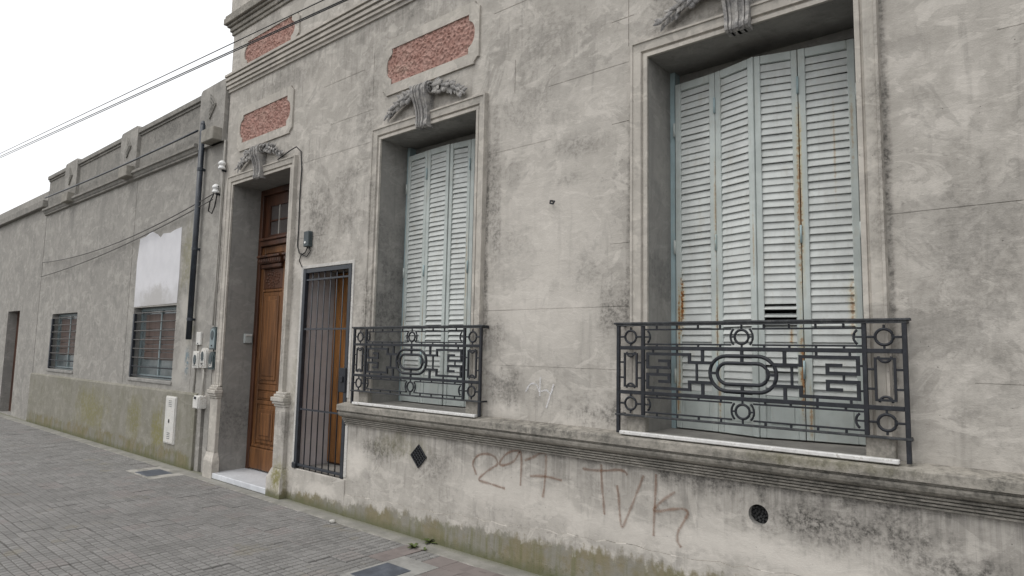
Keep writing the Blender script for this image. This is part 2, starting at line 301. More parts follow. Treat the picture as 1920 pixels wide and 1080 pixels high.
# ------------------------------------------------------------------ mesh helpers
class MB:
    def __init__(s): s.v = []; s.f = []; s.mi = []
    def quad(s, a, b, c, d, mi=0):
        i = len(s.v); s.v += [tuple(a), tuple(b), tuple(c), tuple(d)]; s.f.append((i, i+1, i+2, i+3)); s.mi.append(mi)
    def poly(s, pts, mi=0):
        i = len(s.v); s.v += [tuple(p) for p in pts]; s.f.append(tuple(range(i, i+len(pts)))); s.mi.append(mi)
    def box(s, x0, x1, y0, y1, z0, z1, mi=0, ch=0.0):
        if x0 > x1: x0, x1 = x1, x0
        if y0 > y1: y0, y1 = y1, y0
        if z0 > z1: z0, z1 = z1, z0
        bm = bmesh.new(); bmesh.ops.create_cube(bm, size=1)
        for v in bm.verts: v.co = ((x0+x1)/2+v.co.x*(x1-x0), (y0+y1)/2+v.co.y*(y1-y0), (z0+z1)/2+v.co.z*(z1-z0))
        if ch: bmesh.ops.bevel(bm, geom=bm.edges[:], offset=ch, segments=1, affect='EDGES')
        s.add(bm, mi)
        return s
    def add(s, bm, mi=0):
        bm.verts.index_update(); i = len(s.v); s.v += [tuple(v.co) for v in bm.verts]
        for f in bm.faces: s.f.append(tuple(i+v.index for v in f.verts)); s.mi.append(mi)
        bm.free()
    def prism(s, pts, fn0, fn1, mi=0):
        """closed prism: pts 2D outline, fn0/fn1 map (a,b) to 3D at either end"""
        n = len(pts); i = len(s.v); s.v += [fn0(*p) for p in pts] + [fn1(*p) for p in pts]
        s.f.append(tuple(i+k for k in range(n))); s.f.append(tuple(i+n+k for k in reversed(range(n)))); s.mi += [mi, mi]
        for k in range(n):
            j = (k+1) % n; s.f.append((i+j, i+k, i+n+k, i+n+j)); s.mi.append(mi)
        return s
    def tube(s, pts, r, n=8, mi=0, closed=False, cap=True):
        pts = [Vector(p) for p in pts]; N = len(pts); i0 = len(s.v)
        for k, p in enumerate(pts):
            a = pts[k-1] if (k > 0 or closed) else p; b = pts[(k+1) % N] if (k < N-1 or closed) else p
            t = (b-a).normalized(); ref = Vector((0, 0, 1)) if abs(t.z) < .9 else Vector((0, 1, 0))
            x = t.cross(ref).normalized(); y = t.cross(x)
            rr = r[k] if isinstance(r, (list, tuple)) else r
            for q in range(n):
                an = 2*math.pi*q/n; s.v.append(tuple(p + x*math.cos(an)*rr + y*math.sin(an)*rr))
        for k in range(N if closed else N-1):
            for q in range(n):
                a = i0+k*n+q; b = i0+k*n+(q+1) % n; c = i0+((k+1) % N)*n+(q+1) % n; d = i0+((k+1) % N)*n+q
                s.f.append((a, b, c, d)); s.mi.append(mi)
        if cap and not closed:
            s.f.append(tuple(i0+q for q in reversed(range(n)))); s.f.append(tuple(i0+(N-1)*n+q for q in range(n))); s.mi += [mi, mi]
        return s
    def mesh(s, name, mats, smooth=False, fix=True):
        me = bpy.data.meshes.new(name); me.from_pydata(s.v, [], s.f)
        if fix:
            bm = bmesh.new(); bm.from_mesh(me); bmesh.ops.recalc_face_normals(bm, faces=bm.faces[:]); bm.to_mesh(me); bm.free()
        for mt in (mats if isinstance(mats, (list, tuple)) else [mats]): me.materials.append(M[mt])
        for p, mi in zip(me.polygons, s.mi): p.material_index = mi; p.use_smooth = smooth
        return me

def link(name, me, parent=None, loc=None, rotz=0.0):
    """child positions are given in world metres while parents are unrotated empties"""
    o = bpy.data.objects.new(name, me); C.objects.link(o)
    if parent is not None: o.parent = parent
    o.location = loc if loc is not None else (-(Vector(wloc(parent))) if parent is not None else (0, 0, 0))
    o.rotation_euler = (0, 0, rotz)
    return o
def wloc(o):
    l = Vector((0, 0, 0))
    while o is not None: l += o.location; o = o.parent
    return l
def obj(name, mb, mats, parent=None, smooth=False, label=None, fix=True):
    o = link(name, mb.mesh(name, mats, smooth, fix), parent)
    if label: o['label'] = label
    return o
def rebase(o, c):
    """move a mesh's origin to c so it sits at its own base"""
    c = Vector(c); o.data.transform(Matrix.Translation(-c)); o.location += c; return o
def tag(o, label, cat, group=None, base=None):
    o['label'] = label; o['category'] = cat
    if group: o['group'] = group
    if base is not None and o.type == 'MESH': rebase(o, base)
    return o
def thing(name, loc, label, cat, group=None):
    o = bpy.data.objects.new(name, None); C.objects.link(o); o.location = loc; o.empty_display_size = .1
    return tag(o, label, cat, group)
def struct(o): o['kind'] = 'structure'; return o

def wall_grid(mb, x0, x1, z0, z1, holes, grooves, mi=0, mir=1, y=0.0):
    """front skin of a wall: openings with reveals (hole = x0,x1,z0,z1,depth) and incised recesses (x0,x1,z0,z1,depth)"""
    xs = sorted({round(v, 4) for v in [x0, x1]+[h[i] for h in holes+grooves for i in (0, 1)] if x0 <= v <= x1})
    zs = sorted({round(v, 4) for v in [z0, z1]+[h[i] for h in holes+grooves for i in (2, 3)] if z0 <= v <= z1})
    def depth(cx, cz):
        for h in holes:
            if h[0] < cx < h[1] and h[2] < cz < h[3]: return None
        d = 0.0
        for g in grooves:
            if g[0] < cx < g[1] and g[2] < cz < g[3]: d = max(d, g[4])
        return d
    nx, nz = len(xs)-1, len(zs)-1
    D = [[depth((xs[i]+xs[i+1])/2, (zs[j]+zs[j+1])/2) for j in range(nz)] for i in range(nx)]
    for i in range(nx):
        j = 0
        while j < nz:
            d = D[i][j]
            if d is None: j += 1; continue
            k = j
            mb.quad((xs[i], y+d, zs[j]), (xs[i+1], y+d, zs[j]), (xs[i+1], y+d, zs[k+1]), (xs[i], y+d, zs[k+1]), mi)
            if i+1 < nx and D[i+1][j] is not None and D[i+1][j] != d:
                e = D[i+1][j]; mb.quad((xs[i+1], y+d, zs[j]), (xs[i+1], y+e, zs[j]), (xs[i+1], y+e, zs[j+1]), (xs[i+1], y+d, zs[j+1]), mi)
            if j+1 < nz and D[i][j+1] is not None and D[i][j+1] != d:
                e = D[i][j+1]; mb.quad((xs[i], y+d, zs[j+1]), (xs[i+1], y+d, zs[j+1]), (xs[i+1], y+e, zs[j+1]), (xs[i], y+e, zs[j+1]), mi)
            j += 1
    for (a, b, c, d, dp) in holes:
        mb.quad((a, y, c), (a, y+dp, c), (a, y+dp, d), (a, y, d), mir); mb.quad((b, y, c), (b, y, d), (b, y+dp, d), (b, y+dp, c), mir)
        mb.quad((a, y, d), (a, y+dp, d), (b, y+dp, d), (b, y, d), mir); mb.quad((a, y, c), (b, y, c), (b, y+dp, c), (a, y+dp, c), mir)

def course(mb, prof, x0, x1, mi=0):
    """moulding run along X; prof = [(y,z)...] closed"""
    mb.prism(prof, lambda y, z: (x0, y, z), lambda y, z: (x1, y, z), mi); return mb

def surround(xl, xr, zb, zt, prof):
    """mitred architrave round three sides of an opening; prof = [(offset, y)...]"""
    mb = MB(); P = []
    for (o, y) in prof: P.append([(xl-o, y, zb), (xl-o, y, zt+o), (xr+o, y, zt+o), (xr+o, y, zb)])
    for a, b in zip(P, P[1:]):
        for k in range(3): mb.quad(a[k], a[k+1], b[k+1], b[k])
    for k in (0, 3): mb.poly([p[k] for p in P])
    return mb
SURR = [(0, .004), (0, -.022), (.026, -.022), (.030, -.012), (.038, -.012), (.044, -.030), (.098, -.036), (.102, -.046), (.116, -.046), (.12, .004)]

# ================================================================== THE SETTING
gm = MB(); gm.quad((-600, -600, -.16), (600, -600, -.16), (600, 600, -.16), (-600, 600, -.16)); struct(obj('ground', gm, 'earth'))
rm = MB(); rm.quad((-80, -10.5, -.13), (60, -10.5, -.13), (60, -3.40, -.13), (-80, -3.40, -.13)); struct(obj('road', rm, 'asphalt'))
km = MB(); km.box(-80, 60, -3.40, -3.22, -.14, .004, 0, .012); struct(obj('kerb', km, 'kerbstone'))
pm = MB(); pm.box(-80, 60, -3.22, .6, -.15, -.021); pave = struct(obj('pavement', pm, 'mortar'))
sm = MB(); sm.box(-80, 60, -.20, .02, -.05, -.002)
obj('wall_foot_strip', sm, 'strip', pave)

# --- pavement tiles: 20 cm, nine raised pads each
def tile_mesh(name, mat, flat=False):
    b = MB(); t = .0986; zb = -.0055 if not flat else -.0005
    b.quad((-t, -t, zb), (t, -t, zb), (t, t, zb), (-t, t, zb), 0 if flat else 1)
    for a, c in (((-t, -t), (t, -t)), ((t, -t), (t, t)), ((t, t), (-t, t)), ((-t, t), (-t, -t))):
        b.quad((*a, -.02), (*c, -.02), (*c, zb), (*a, zb))
    if not flat:
        for i in (-1, 0, 1):
            for j in (-1, 0, 1):
                cx, cyy = i*.0660, j*.0660; g, h = .0285, .0248
                bo = [(cx-g, cyy-g, zb), (cx+g, cyy-g, zb), (cx+g, cyy+g, zb), (cx-g, cyy+g, zb)]
                to = [(cx-h, cyy-h, 0), (cx+h, cyy-h, 0), (cx+h, cyy+h, 0), (cx-h, cyy+h, 0)]
                b.poly(to)
                for k in range(4): b.quad(bo[k], bo[(k+1) % 4], to[(k+1) % 4], to[k], 0)
    return b, b.mesh(name, mat, fix=False)
tb, tile_me = tile_mesh('tile', ['tile', 'groove']); fb, flat_me = tile_mesh('tile_flat', 'tile_red', True)
COVERS = [(-3.985, -3.665, -.96, -.57), (-9.05, -8.55, -.60, -.22)]
spots = []
for i in range(-110, 12):
    for j in range(15):
        x = i*.2+.1; yy = -.30-j*.2
        if any(a-.09 < x < b+.09 and c-.09 < yy < d+.09 for a, b, c, d in COVERS): continue
        q = [project((x+a, yy+b, 0)) for a, b in ((-.1, -.1), (.1, -.1), (.1, .1), (-.1, .1))]
        ar = 0
        if all(q) and max(p[0] for p in q) > 0 and min(p[0] for p in q) < 1920 and min(p[1] for p in q) < 1080:
            ar = abs(sum(q[k][0]*q[(k+1) % 4][1]-q[(k+1) % 4][0]*q[k][1] for k in range(4)))/2
        spots.append((ar, x, yy))
spots.sort(key=lambda s: -s[0])
rng = random.Random(3)
rest = MB()
for n, (ar, x, yy) in enumerate(spots):
    red = (-4.3 < x < -2.4 and yy > -.55 and rng.random() < .92) or rng.random() < .003
    dz = rng.gauss(-.001, .0016) - (.004 if rng.random() < .03 else 0); tx, ty = rng.gauss(0, .010), rng.gauss(0, .010); rz = rng.gauss(0, .005)
    if n < 290 and ar > 60:
        o = link('tile', flat_me if red else tile_me, pave, (x, yy, dz)); o.rotation_euler = (tx, ty, rz)
    else:
        src = fb if red else tb; i0 = len(rest.v)
        rest.v += [(x+a, yy+b, c+dz+b*tx-a*ty) for a, b, c in src.v]
        rest.f += [tuple(i0+k for k in f) for f in src.f]; rest.mi += [2 if red else q for q in src.mi]
ro = obj('tile_field', rest, ['tile', 'groove', 'tile_red'], pave, fix=False); ro['kind'] = 'stuff'

# ================================================================== THE STUCCO HOUSE
HX0, HX1, HTOP = -8.27, 3.4, 7.3
house = thing('house', (-2.4, 0, 0), 'old grey stucco house with tall louvered shutters and red plaster panels', 'house')
CXA, CXB, CXD, CXN = -4.355, -1.445, -7.31, 1.465
HW = .645                                            # half width of a window opening
WINS = [CXA, CXB]
DEP = .42
holes = [(c-HW, c+HW, 1.06, 3.65, DEP) for c in WINS] + [(-7.99, -6.63, .0, 3.655, .46), (-6.275, -5.395, .335, 2.455, .44)]
ROWS = [1.493, 1.928, 2.368, 2.803, 3.235, 3.665, 4.0]
grooves = []
def row(z, x0, x1, skip=.12, seed=0):
    """scored joint, broken where the plaster was patched over"""
    rr = random.Random(int(z*1000)+seed); x = x0
    while x < x1:
        L = rr.uniform(.25, .8); e = min(x1, x+L)
        if rr.random() > skip: grooves.append((x, e, z-.0022, z+.0022, rr.choice((.0022, .003, .005))))
        x = e
for z in ROWS[:6]:
    row(z, -3.58, -2.24, .05 if z < 2 else .45); row(z, -.66, 3.3, .45, 5)
    if z > 2.5: row(z, -6.49, -5.14, .3, 9)
for z in (4.0, 4.46): row(z, -3.55, -2.2, .45, 3); row(z, -6.4, -5.15, .45, 4)
for x, za, zb in ((-2.245, 3.78, 4.25), (-5.18, 4.1, 4.6), (-3.3, 3.7, 3.98)): grooves.append((x-.003, x+.003, za, zb, .005))
# round vent opening and diamond vent
VENT_R = (-1.386, .692, .058); VENT_D = (-4.312, .683)
wm = MB(); wall_grid(wm, HX0, HX1, 0, HTOP, holes + [(VENT_R[0]-.0585, VENT_R[0]+.0585, VENT_R[1]-.0585, VENT_R[1]+.0585, .06)], grooves)
# fill between the square hole and the round mouth
n = 32
for k in range(n):
    a0, a1 = 2*math.pi*k/n, 2*math.pi*(k+1)/n
    def edge(a):
        c, s_ = math.cos(a), math.sin(a); q = .0585/max(abs(c), abs(s_)); return VENT_R[0]+c*q, VENT_R[1]+s_*q
    def rim(a): return VENT_R[0]+math.cos(a)*.0575, VENT_R[1]+math.sin(a)*.0575
    (ax, az_), (bx, bz_) = edge(a0), edge(a1); (cx_, cz_), (dx_, dz_) = rim(a1), rim(a0)
    wm.quad((ax, 0, az_), (bx, 0, bz_), (cx_, 0, cz_), (dx_, 0, dz_)); wm.quad((dx_, 0, dz_), (cx_, 0, cz_), (cx_, .055, cz_), (dx_, .055, dz_), 1)
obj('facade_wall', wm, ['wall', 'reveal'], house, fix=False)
vm_ = MB(); vm_.box(VENT_R[0]-.06, VENT_R[0]+.06, .05, .06, VENT_R[1]-.06, VENT_R[1]+.06)
for k in range(26):
    a, r_ = k*2.4, .052*math.sqrt((k+.5)/26)
    vm_.tube([(VENT_R[0]+math.cos(a)*r_, .052, VENT_R[1]+math.sin(a)*r_), (VENT_R[0]+math.cos(a)*r_, .040, VENT_R[1]+math.sin(a)*r_)], .0075, 6, 1)
obj('round_vent', vm_, ['dark', 'asphalt'], house, label='round recessed air vent with perforated plate low on the wall')
# diamond grille
dg = MB(); hx, hz = .098, .096; X, Z = VENT_D
dia = [(0, -hz), (hx, 0), (0, hz), (-hx, 0)]
dg.prism(dia, lambda a, b: (X+a, -.004, Z+b), lambda a, b: (X+a, .006, Z+b), 0)
for k in range(4):
    (a, b), (c, d) = dia[k], dia[(k+1) % 4]; dg.tube([(X+a, -.008, Z+b), (X+c, -.008, Z+d)], .006, 6, 1)
for t in (-.5, 0, .5):
    f = 1-abs(t); p0 = (X+hx*t-hx*f*.5, Z-hz*t*0-hz*f*.5)
for k in range(1, 5):
    t = k/5
    dg.tube([(X-hx+hx*t, -.007, Z+hz*t), (X+hx*t, -.007, Z-hz+hz*t)], .0045, 5, 1); dg.tube([(X-hx+hx*t, -.009, Z-hz*t), (X+hx*t, -.009, Z+hz-hz*t)], .0045, 5, 1)
obj('diamond_vent', dg, ['dark', 'iron'], house, label='small black diamond shaped iron grille low on the wall')
# shell behind the facade
bmm = MB(); B1 = 8.0
bmm.quad((HX0, 0, 0), (HX0, B1, 0), (HX0, B1, HTOP), (HX0, 0, HTOP)); bmm.quad((HX1, 0, 0), (HX1, 0, HTOP), (HX1, B1, HTOP), (HX1, B1, 0)); bmm.quad((HX0, B1, 0), (HX1, B1, 0), (HX1, B1, HTOP), (HX0, B1, HTOP))
obj('side_walls', bmm, 'wall', house, fix=False)
tm = MB(); tm.quad((HX0, 0, HTOP), (HX1, 0, HTOP), (HX1, B1, HTOP), (HX0, B1, HTOP)); obj('roof', tm, 'roof', house, fix=False)
im = MB(); im.box(HX0+.1, HX1-.1, .47, 3, .01, 4.4); obj('light_block', im, 'interior', house, fix=False)  # unseen dark box added behind the openings to stop light leaking through
for f in im.f: pass

# plinth along the foot: uneven top, slightly proud
pl = MB(); rr = random.Random(5); N = 110; xs = [-5.36+(HX1+5.36)*k/N for k in range(N+1)]
tops = [min(.43, max(.14, .46+.05*x+rr.uniform(-.014, .014))) for x in xs]; prd = [.002+.009*max(0, math.sin(x*1.7)*math.sin(x*5.3+1))+rr.uniform(0, .0015) for x in xs]
for k in range(N):
    x0, x1, t0, t1 = xs[k], xs[k+1], tops[k], tops[k+1]
    a0, a1 = prd[k], prd[k+1]; pl.quad((x0, -.014, -.02), (x1, -.014, -.02), (x1, -a1, t1-.004), (x0, -a0, t0-.004)); pl.quad((x0, -a0, t0-.004), (x1, -a1, t1-.004), (x1, .001, t1), (x0, .001, t0), rr.choice((0, 1, 1)))
pl.quad((xs[0], -.014, -.02), (xs[0], -prd[0], tops[0]-.004), (xs[0], .001, tops[0]), (xs[0], .001, -.02))
obj('plinth', pl, ['wall', 'ledge'], house, fix=False)
gs = MB(); gs.box(-6.27, -5.362, -.010, .02, -.02, .333, 0, .004); obj('gate_threshold', gs, 'wall', house)

# ledge, string course, cornice
LEDGE = [(.02, 1.09), (-.132, 1.066), (-.136, 1.058), (-.136, 1.012), (-.118, 1.010), (-.106, 1.006), (-.106, .998), (-.120, .994), (-.120, .984), (-.112, .966), (-.096, .952), (-.076, .946)]
for k_ in range(4): LEDGE += [(-.054+.012*k_, .945-.019*k_), (-.054+.012*k_, .939-.019*k_), (-.070+.013*k_, .937-.019*k_), (-.070+.013*k_, .927-.019*k_)]
LEDGE += [(-.008, .866), (.02, .862)]
obj('ledge', course(MB(), LEDGE, -5.365, HX1), 'ledge', house)
STRING = [(.02, 5.205), (-.055, 5.19), (-.085, 5.165), (-.085, 5.135), (-.060, 5.132), (-.060, 5.122), (-.072, 5.118), (-.072, 5.085), (-.045, 5.082), (-.045, 5.074), (-.056, 5.07), (-.056, 5.03), (-.030, 5.026), (-.030, 5.018), (-.042, 5.014), (-.042, 4.985), (-.020, 4.98), (-.020, 4.945), (.02, 4.94)]
obj('string_course', course(MB(), STRING, HX0-.012, HX1), 'trim', house)
def corn(y0, y1, z0, z1): return MB().box(HX0-(-y0 if y0 < 0 else 0), HX1, y0, .3, z0, z1, 0, .006)
cb = MB()
for (p, z0, z1) in ((.022, 5.74, 5.79), (.042, 5.7902, 5.85), (.070, 5.8502, 5.885), (.105, 5.8852, 5.97), (.092, 5.9702, 6.01)):
    cb.box(HX0-p, HX1, -p, .3, z0, z1, 0, .006)
obj('cornice', cb, 'ledge', house)
cp_ = MB(); cp_.box(HX0-.03, HX0+.5, -.045, .32, 6.0102, HTOP+.15, 0, .008); obj('corner_pier', cp_, 'trim', house)

# window surrounds with blocks below
for k, c in enumerate(WINS):
    obj('window_surround', surround(c-HW, c+HW, 1.2, 3.65, SURR), 'trim', house, fix=True)
    for s in (-1, 1):
        fb_ = MB(); fb_.box(c+s*(HW-.004), c+s*(HW+.132), -.058, .004, 1.085, 1.2, 0, .006); obj('surround_block', fb_, 'ledge', house)
    sb = MB(); sb.box(c-.80, c+.80, -.116, -.075, 1.079, 1.102, 0, .004); obj('sill_nosing', sb, 'marble', house, label='white marble nosing of the window sill')
    st = MB(); st.box(c-HW+.002, c+HW-.002, -.0748, .44, 1.072, 1.0985); obj('sill', st, 'marble_top', house)
    lt = MB(); hb = MB(); hb.box(c-HW+.037, c+HW-.037, .405, .44, 3.585, 3.648); obj('window_head', hb, 'reveal', house); lt.box(c-HW+.001, c-HW+.036, .325, .44, 1.10, 3.648); lt.box(c+HW-.036, c+HW-.001, .345, .44, 1.10, 3.648)  # head takes the darker reveal colour to imitate the shadow there
    obj('window_frame', lt, 'frame_blue', house)
    bk = MB(); bk.box(c-HW, c+HW, .425, .435, 1.1, 3.6); obj('dark_backing', bk, 'dark', house)  # near-black sheet stands in for the darkness behind the slats

# --- shutters: four leaves to a window, every louvre its own piece
SH_Z0, SH_Z1 = 1.108, 3.545; LT = .030
folds = {CXB: [((-2.045, .312), (-1.737, .280)), ((-1.735, .280), (-1.446, .200)), ((-1.438, .206), (-1.192, .272)), ((-1.188, .272), (-.875, .330))],
         CXA: [((-4.955, .300), (-4.632, .268)), ((-4.628, .268), (-4.318, .256)), ((-4.308, .262), (-4.062, .285)), ((-4.058, .285), (-3.752, .318))]}
def leaf_frame(wd):
    b = MB(); s = .042 if wd > .26 else .036
    b.box(0, s, 0, LT, 0, SH_Z1-SH_Z0, 0, .003); b.box(wd-s, wd, 0, LT, 0, SH_Z1-SH_Z0, 0, .003)
    H_ = SH_Z1-SH_Z0
    b.box(s+.0005, wd-s-.0005, .002, LT-.002, 0, .062, 0, .003); b.box(s+.0005, wd-s-.0005, .002, LT-.002, H_-.055, H_, 0, .003); b.box(s+.0005, wd-s-.0005, .002, LT-.002, .218, .252, 0, .003)
    b.box(s-.004, wd-s+.004, .010, .016, .06, .22)
    # raised field and beads of the bottom panel
    b.box(s+.022, wd-s-.022, .005, .011, .082, .198, 0, .004)
    return b, s
rs = random.Random(21)
for c, ff in folds.items():
    for li, ((xa, ya), (xb, yb)) in enumerate(ff):
        wd = math.hypot(xb-xa, yb-ya); an = math.atan2(yb-ya, xb-xa)
        fbm, s = leaf_frame(wd)
        lo = link('shutter_leaf', fbm.mesh('shutter_leaf', 'leaf'), house, Vector((xa, ya, SH_Z0))-wloc(house), an)
        z0, z1 = .256, SH_Z1-SH_Z0-.06; NS = 45; pitch = (z1-z0)/NS
        sl = MB(); bl, th = pitch*1.06, .0075
        sl.box(s-.002, wd-s+.002, -th/2, th/2, -bl/2, bl/2, 0, .0015)
        sme = sl.mesh('slat', 'slat')
        for k in range(NS):
            zc = z0+(k+.5)*pitch; tilt = R(-16.5)+rs.gauss(0, .045)
            if c == CXB and li == 2 and k in (3, 9, 10, 11): tilt = R(-63)+rs.gauss(0, .08)
            if c == CXB and li in (1,) and k in (8, 9, 10): tilt = R(-27)
            if c == CXA and li in (1, 2) and k in (7, 8, 9, 10, 11): tilt = R(-30)+rs.gauss(0, .05)
            o = link('slat', sme, lo, (0, .017, zc)); o.rotation_euler = (tilt, rs.gauss(0, .0055), rs.gauss(0, .004))
        for hz_ in ((.35, 1.25, 2.1) if li in (0, 3) else ()):
            h = MB(); hxp = -.004 if li == 0 else wd+.004; h.tube([(hxp, -.006, hz_-.05), (hxp, -.006, hz_+.05)], .008, 8); link('hinge', h.mesh('hinge', 'leaf', True), lo, (0, 0, 0))
        if li in (1, 2):
            for hz_ in (.42, 1.25, 2.2):
                h = MB(); hxp = .0 if li == 1 else wd; h.tube([(hxp, -.007, hz_-.055), (hxp, -.007, hz_+.055)], .007, 8); link('hinge', h.mesh('hinge', 'frame_blue', True), lo, (0, 0, 0))

# --- frieze panels: proud plate with a cut-out, rough red plaster behind
def panel_outline(hw, bow, hh, notch):
    pts = []
    def arc(cx, cz, rx, rz, a0, a1, n): return [(cx+rx*math.cos(R(a0+(a1-a0)*k/n)), cz+rz*math.sin(R(a0+(a1-a0)*k/n))) for k in range(n+1)]
    pts += [(hw, -hh), (hw, -hh+notch)]; pts += arc(hw+.01, 0, bow-.01, hh-notch*1.25, -78, 78, 8); pts += [(hw, hh-notch), (hw, hh)]
    pts += [(-hw, hh), (-hw, hh-notch)]; pts += arc(-hw-.01, 0, bow-.01, hh-notch*1.25, 102, 258, 8); pts += [(-hw, -hh+notch), (-hw, -hh)]
    return pts
def frieze_panel(cx, cz, hw, hh, ow, oh, plate=True):
    inner = panel_outline(hw, .075, hh, .055); nI = len(inner); q = .055
    oc = [(ow, -oh+q), (ow, oh-q), (ow-q*.3, oh-q), (ow-q, oh-q*.3), (ow-q, oh), (-ow+q, oh), (-ow+q, oh-q*.3), (-ow+q*.3, oh-q), (-ow, oh-q), (-ow, -oh+q), (-ow+q*.3, -oh+q), (-ow+q, -oh+q*.3), (-ow+q, -oh), (ow-q, -oh), (ow-q, -oh+q*.3), (ow-q*.3, -oh+q)]
    bm = bmesh.new()
    vi = [bm.verts.new((cx+a, -.020, cz+b)) for a, b in inner]; vo = [bm.verts.new((cx+a, -.020, cz+b)) for a, b in oc]
    es = [bm.edges.new((L[k], L[(k+1) % len(L)])) for L in (vi, vo) for k in range(len(L))]
    bmesh.ops.triangle_fill(bm, use_beauty=True, use_dissolve=False, edges=es)
    for L, yb in ((vi, .0), (vo, .002)):
        lo_ = [bm.verts.new((v.co.x, yb, v.co.z)) for v in L]
        for k in range(len(L)): bm.faces.new((L[k], L[(k+1) % len(L)], lo_[(k+1) % len(L)], lo_[k]))
    pb = MB(); pb.add(bm); po = obj('frieze_panel', pb, 'trim', house)
    # rough infill
    nx, nz = 120, 40; g = MB(); bw, bh = hw+.095, hh+.012; rp = random.Random(int(cx*100)+int(cz*10)); hts = {}
    from mathutils import noise as mn
    for i in range(nx+1):
        for j in range(nz+1):
            x, z = -bw+2*bw*i/nx, -bh+2*bh*j/nz
            t = 1-2.6*abs(mn.noise((x*26+cx*3, z*26, cz)))+.35*mn.noise((x*70, z*70, cx)); g.v.append((cx+x, -.002-max(0, min(1, t))*.014, cz+z))
    for i in range(nx):
        for j in range(nz): a = i*(nz+1)+j; g.f.append((a, a+nz+1, a+nz+2, a+1)); g.mi.append(0)
    obj('red_infill', g, 'red', po, fix=False, label='rough red plaster infill of the panel')
for cx in (CXD, CXA, CXB): frieze_panel(cx, 4.36, .525, .182, .650, .285)
for cx in (CXD, CXA, CXB): frieze_panel(cx, 5.37, .525, .155, .690, .1625)

# --- keystone ornaments
def leaf_me():
    b = MB(); N = 6; rows = []
    for k in range(N+1):
        t = k/N; wv = math.sin(math.pi*min(1, t*.93+.05))**.8*.5*(1-.25*t); hgt = .45*math.sin(math.pi*(t*.85+.12))
        rows.append([(-wv, 0, t), (-wv*.55, -hgt*.75, t), (0, -hgt*.55, t), (wv*.55, -hgt*.75, t), (wv, 0, t)])
    for r_ in rows: b.v += r_
    for k in range(N):
        for q in range(4): a = k*5+q; b.f.append((a, a+1, a+6, a+5)); b.mi.append(0)
    return b.mesh('leaf', 'ornament', True, fix=False)
LEAF = leaf_me()
fr = MB(); bm = bmesh.new(); bmesh.ops.create_icosphere(bm, subdivisions=2, radius=1); fr.add(bm); FRUIT = fr.mesh('fruit', 'ornament', True)
def keystone(cx):
    prof = [(.01, 4.035), (-.06, 4.04), (-.115, 4.03), (-.15, 4.0), (-.16, 3.96), (-.145, 3.905), (-.115, 3.85), (-.09, 3.79), (-.077, 3.73), (-.078, 3.69), (-.09, 3.66), (-.085, 3.635), (-.06, 3.622), (.01, 3.622)]
    prof = [((y*.78 if y < 0 else y), z) for y, z in prof]
    def wid(z): return .072+.026*max(0, (z-3.62)/.42)
    kb = MB(); n = len(prof)
    def strip(x0, x1, off):
        i = len(kb.v); pts = [((y-off if y < 0 else y), z) for y, z in prof]
        kb.v += [(cx+x0*wid(z)/.1, y, z) for y, z in pts]+[(cx+x1*wid(z)/.1, y, z) for y, z in pts]
        kb.f.append(tuple(i+k for k in range(n))); kb.f.append(tuple(i+n+k for k in reversed(range(n)))); kb.mi += [0, 0]
        for k in range(n): j = (k+1) % n; kb.f.append((i+j, i+k, i+n+k, i+n+j)); kb.mi.append(0)
    strip(-.1, -.074, .010); strip(.074, .1, .010); strip(-.0735, .0735, -.006); strip(-.062, -.045, .004); strip(.045, .062, .004); strip(-.012, .012, .006)
    ko = obj('keystone_ornament', kb, 'ornament', house, label='scrolled keystone with leaf swags')
    for s in (-1, 1):
        v = MB(); pts = []; x = cx+s*.099
        for k in range(26):
            a = k*.5; r_ = .062*(1-k/30); pts.append((x+s*.004*k/26, -.064+math.cos(a)*r_*.85, 3.965+math.sin(a)*r_))
        v.tube(pts, [.013*(1-k/40) for k in range(26)], 6); obj('volute', v, 'ornament', ko, True)
    rk = random.Random(int(-cx*10)); L0 = wloc(ko)
    for s in (-1, 1):
        def path(t):
            return Vector((cx+s*(.11+.40*t), -.03, 3.985-.03*t-.125*t*t))
        for k in range(13):                                  # paired leaflets along the stem, like a sprig
            t = (k+.3)/13; p = path(t); d = (path(min(1, t+.04))-path(max(0, t-.04))).normalized(); base = math.atan2(d.x, d.z)
            for q, spread in ((-1, .62), (1, .75), (0, .08)):
                if q == 0 and k % 2: continue
                L = rk.uniform(.085, .115)*(1-.28*t); side = Vector((0, rk.uniform(-.03, -.006) if q else -.04, 0))
                o = link('leaf', LEAF, ko, p+side-L0)
                o.rotation_euler = (rk.uniform(.02, .28), base+q*spread+rk.gauss(0, .12), rk.gauss(0, .2)); o.scale = (L*.50, L*.42, L)
        for k in range(6):
            t = .10+.07*k; p = path(t); o = link('fruit', FRUIT, ko, p+Vector((rk.uniform(-.01, .01), rk.uniform(-.045, -.03), rk.uniform(-.075, -.03)))-L0); q = rk.uniform(.018, .028); o.scale = (q, q*.7, q)
        b = MB(); b.tube([tuple(path(t_/8)+Vector((0, .005, 0))) for t_ in range(9)], [.024-.0018*t_ for t_ in range(9)], 6); obj('stem', b, 'ornament', ko, True)
for cx in (CXD, CXA, CXB): keystone(cx)

